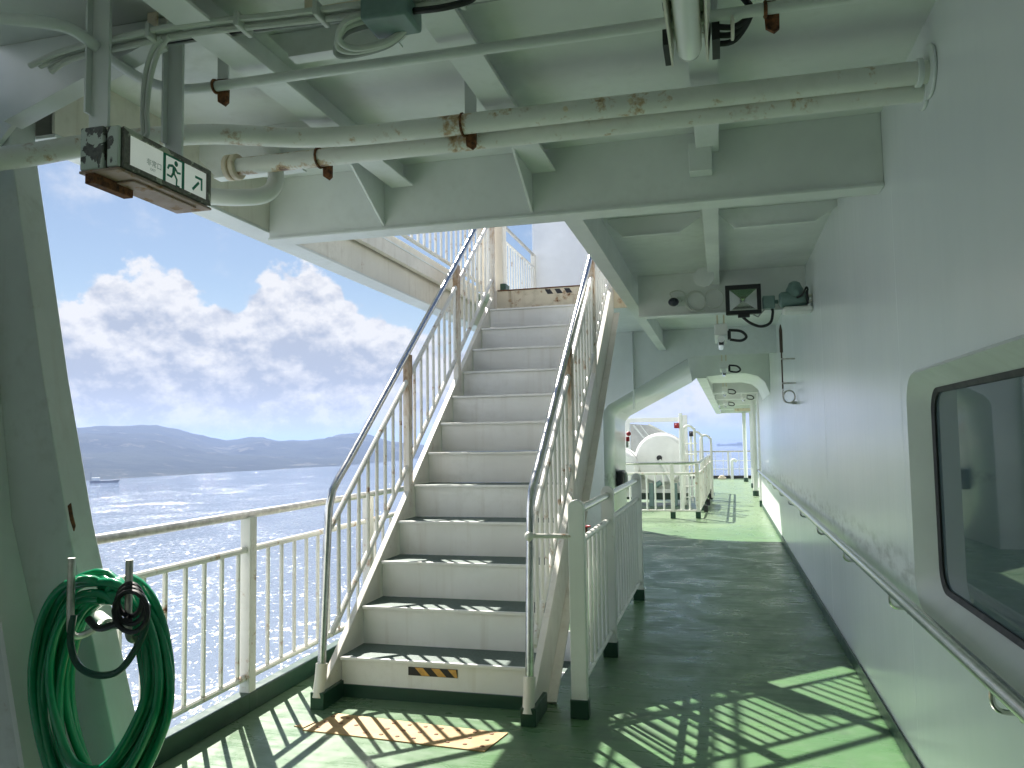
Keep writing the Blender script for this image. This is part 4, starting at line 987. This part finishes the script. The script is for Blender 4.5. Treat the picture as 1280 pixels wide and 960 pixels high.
b_ = MB(); b_.cyl((-1.56, 9.2, 0), (-1.56, 9.2, .46), .02, 10); b_.build('stem', 'rust', rv)

# far stanchions under the overhang
def pillar(x, y, z1, r, label, sq=False):
    o = thing('roof_pillar', label, 'pillar', (x, y, 0), 'slim white pillars along the far wall')
    b_ = MB(); b_.box(x-r, x+r, y-r, y+r, .0, z1) if sq else b_.cyl((x, y, 0), (x, y, z1), r, 14)
    p = b_.build('shaft', 'white', o)
    b_ = MB(); b_.cyl((x, y, 0), (x, y, .13), r*1.25, 14); b_.build('foot', 'green', o)
pillar(.80, 17.55, zo(17.4)-.02, .05, 'nearest white pillar against the far right wall')
pillar(.79, 20.6, zo(20.8)+.2, .06, 'second white pillar along the far right wall')
pillar(.86, 23.8, zo(23.8)+.2, .06, 'third white pillar near the end of the far wall')
pillar(.74, 26.9, zo(26.9)-.02, .06, 'last white pillar at the end of the overhang')
b_ = MB(); b_.box(.38, .86, 22.6, 22.7, 2.17, 2.25); tag(b_.build('roof_bracket', 'rusty', None, .01), 'rusty orange bracket bar under the far overhang', 'bracket')

# end railing across the ship
er = thing('guard_railing', 'thin white railing across the far end of the deck', 'railing', (0, 29, 0))
for z, r2 in ((.95, .025), (.62, .012), (.33, .012)):
    b_ = MB(); b_.tube([(-3.3, 29, z), (3, 29, z)], r2, 8); b_.build('rail', 'dull' if z > .9 else 'white', er)
for x in (-3.2, -2.0, -.9, .22, 1.3, 2.4):
    b_ = MB(); b_.cyl((x, 29, 0), (x, 29, .95), .035, 10); b_.build('post', 'white', er)
x = -3.2
while x < 3:
    b_ = MB(); b_.cyl((x, 29, .1), (x, 29, .93), .009, 6); b_.build('baluster', 'white', er); x += .27
b_ = MB(); b_.box(-3.5, 3, 28.9, 29.1, 0, .10); b_.build('coaming', 'black', er)
b_ = MB(); b_.cyl((.33, 28.6, 0), (.33, 28.6, .5), .05, 12); b_.tube(smooth_path([(.33, 28.6, .5), (.34, 28.6, .62), (.42, 28.6, .66), (.50, 28.6, .60)], 5), .055, 10); tag(b_.build('vent_pipe', 'white'), 'white gooseneck vent pipe by the far end railing', 'vent')
b_ = MB(); b_.box(-.15, .12, 28.4, 28.6, 0, .07); b_.ball((-.02, 28.5, .09), .07, 6, (1.4, 1, .7)); tag(b_.build('mooring_fairlead', 'rusty', None, .01), 'rusty fairlead on the far deck edge', 'fairlead')

# ================================================================== SHIPS
def place_dir(a, depr): 
    d = EYE/math.tan(R(depr)); return (math.sin(R(a))*d, math.cos(R(a))*d, SEA), d
(pcx, pcy, pcz), dd = place_dir(.62, .68)
sh = thing('cargo_ship', 'distant bluish cargo ship on the horizon seen past the far deck', 'ship', (pcx, pcy, pcz))
Ls = dd*33/985
b_ = MB(); b_.prism([(pcx-Ls*.5, pcz+3.2), (pcx-Ls*.46, pcz), (pcx+Ls*.48, pcz), (pcx+Ls*.5, pcz+3.6), (pcx+Ls*.30, pcz+3.2), (pcx-Ls*.40, pcz+3.0)], 'y', pcy-5, pcy+5); b_.build('hull', 'darkship', sh)
b_ = MB(); b_.box(pcx+Ls*.22, pcx+Ls*.40, pcy-4, pcy+4, pcz+3.2, pcz+7.5); b_.box(pcx-Ls*.45, pcx-Ls*.38, pcy-3, pcy+3, pcz+3.1, pcz+5.5); b_.build('deckhouse', 'darkship', sh)
b_ = MB(); b_.cyl((pcx+Ls*.43, pcy, pcz+3), (pcx+Ls*.43, pcy, pcz+9.5), .5, 8); b_.cyl((pcx-Ls*.1, pcy, pcz+3), (pcx-Ls*.1, pcy, pcz+5.8), .3, 8); b_.build('mast', 'darkship', sh)
b_ = MB(); b_.box(pcx-Ls*.05, pcx+Ls*.20, pcy-3.5, pcy+3.5, pcz+3.2, pcz+5.0); b_.build('cargo', 'darkship', sh)
(pcx, pcy, pcz), dd = place_dir(-42.05, 2.40)
sh = thing('work_boat', 'small dark work boat by the far shore beside the left column', 'boat', (pcx, pcy, pcz)); Ls = dd*30/985
ca, sa = math.cos(R(42)), math.sin(R(42))
def tf(b2):
    bmesh.ops.rotate(b2.bm, verts=b2.bm.verts[:], cent=(pcx, pcy, pcz), matrix=Matrix.Rotation(R(42), 3, 'Z')); return b2
b_ = MB(); b_.prism([(pcx-Ls*.5, pcz+1.6), (pcx-Ls*.47, pcz), (pcx+Ls*.45, pcz), (pcx+Ls*.52, pcz+2.0), (pcx+Ls*.2, pcz+1.5)], 'y', pcy-2.5, pcy+2.5); tf(b_).build('hull', 'darkship', sh)
b_ = MB(); b_.box(pcx-Ls*.42, pcx-Ls*.15, pcy-2, pcy+2, pcz+1.6, pcz+3.6); tf(b_).build('wheelhouse', 'white', sh)
b_ = MB(); b_.cyl((pcx-Ls*.44, pcy, pcz+1.6), (pcx-Ls*.44, pcy, pcz+7.5), .18, 8); tf(b_).build('mast', 'darkship', sh)

# ================================================================== HAZE
m = bpy.data.materials.new('sea haze'); m.use_nodes = True; t = NT(m.node_tree); t.n.clear()
out = t.node('ShaderNodeOutputMaterial'); pv = t.node('ShaderNodeVolumePrincipled'); t.l.new(pv.outputs[0], out.inputs['Volume'])
pv.inputs['Color'].default_value = (.37, .51, .86, 1); pv.inputs['Density'].default_value = .00044; pv.inputs['Anisotropy'].default_value = .25
M['haze'] = m
b_ = MB(); b_.box(-9500, 9500, -9500, 9500, SEA-3.5, 46)
tag(b_.build('haze', 'haze'), 'pale blue sea haze over the whole view', 'haze', kind='stuff')
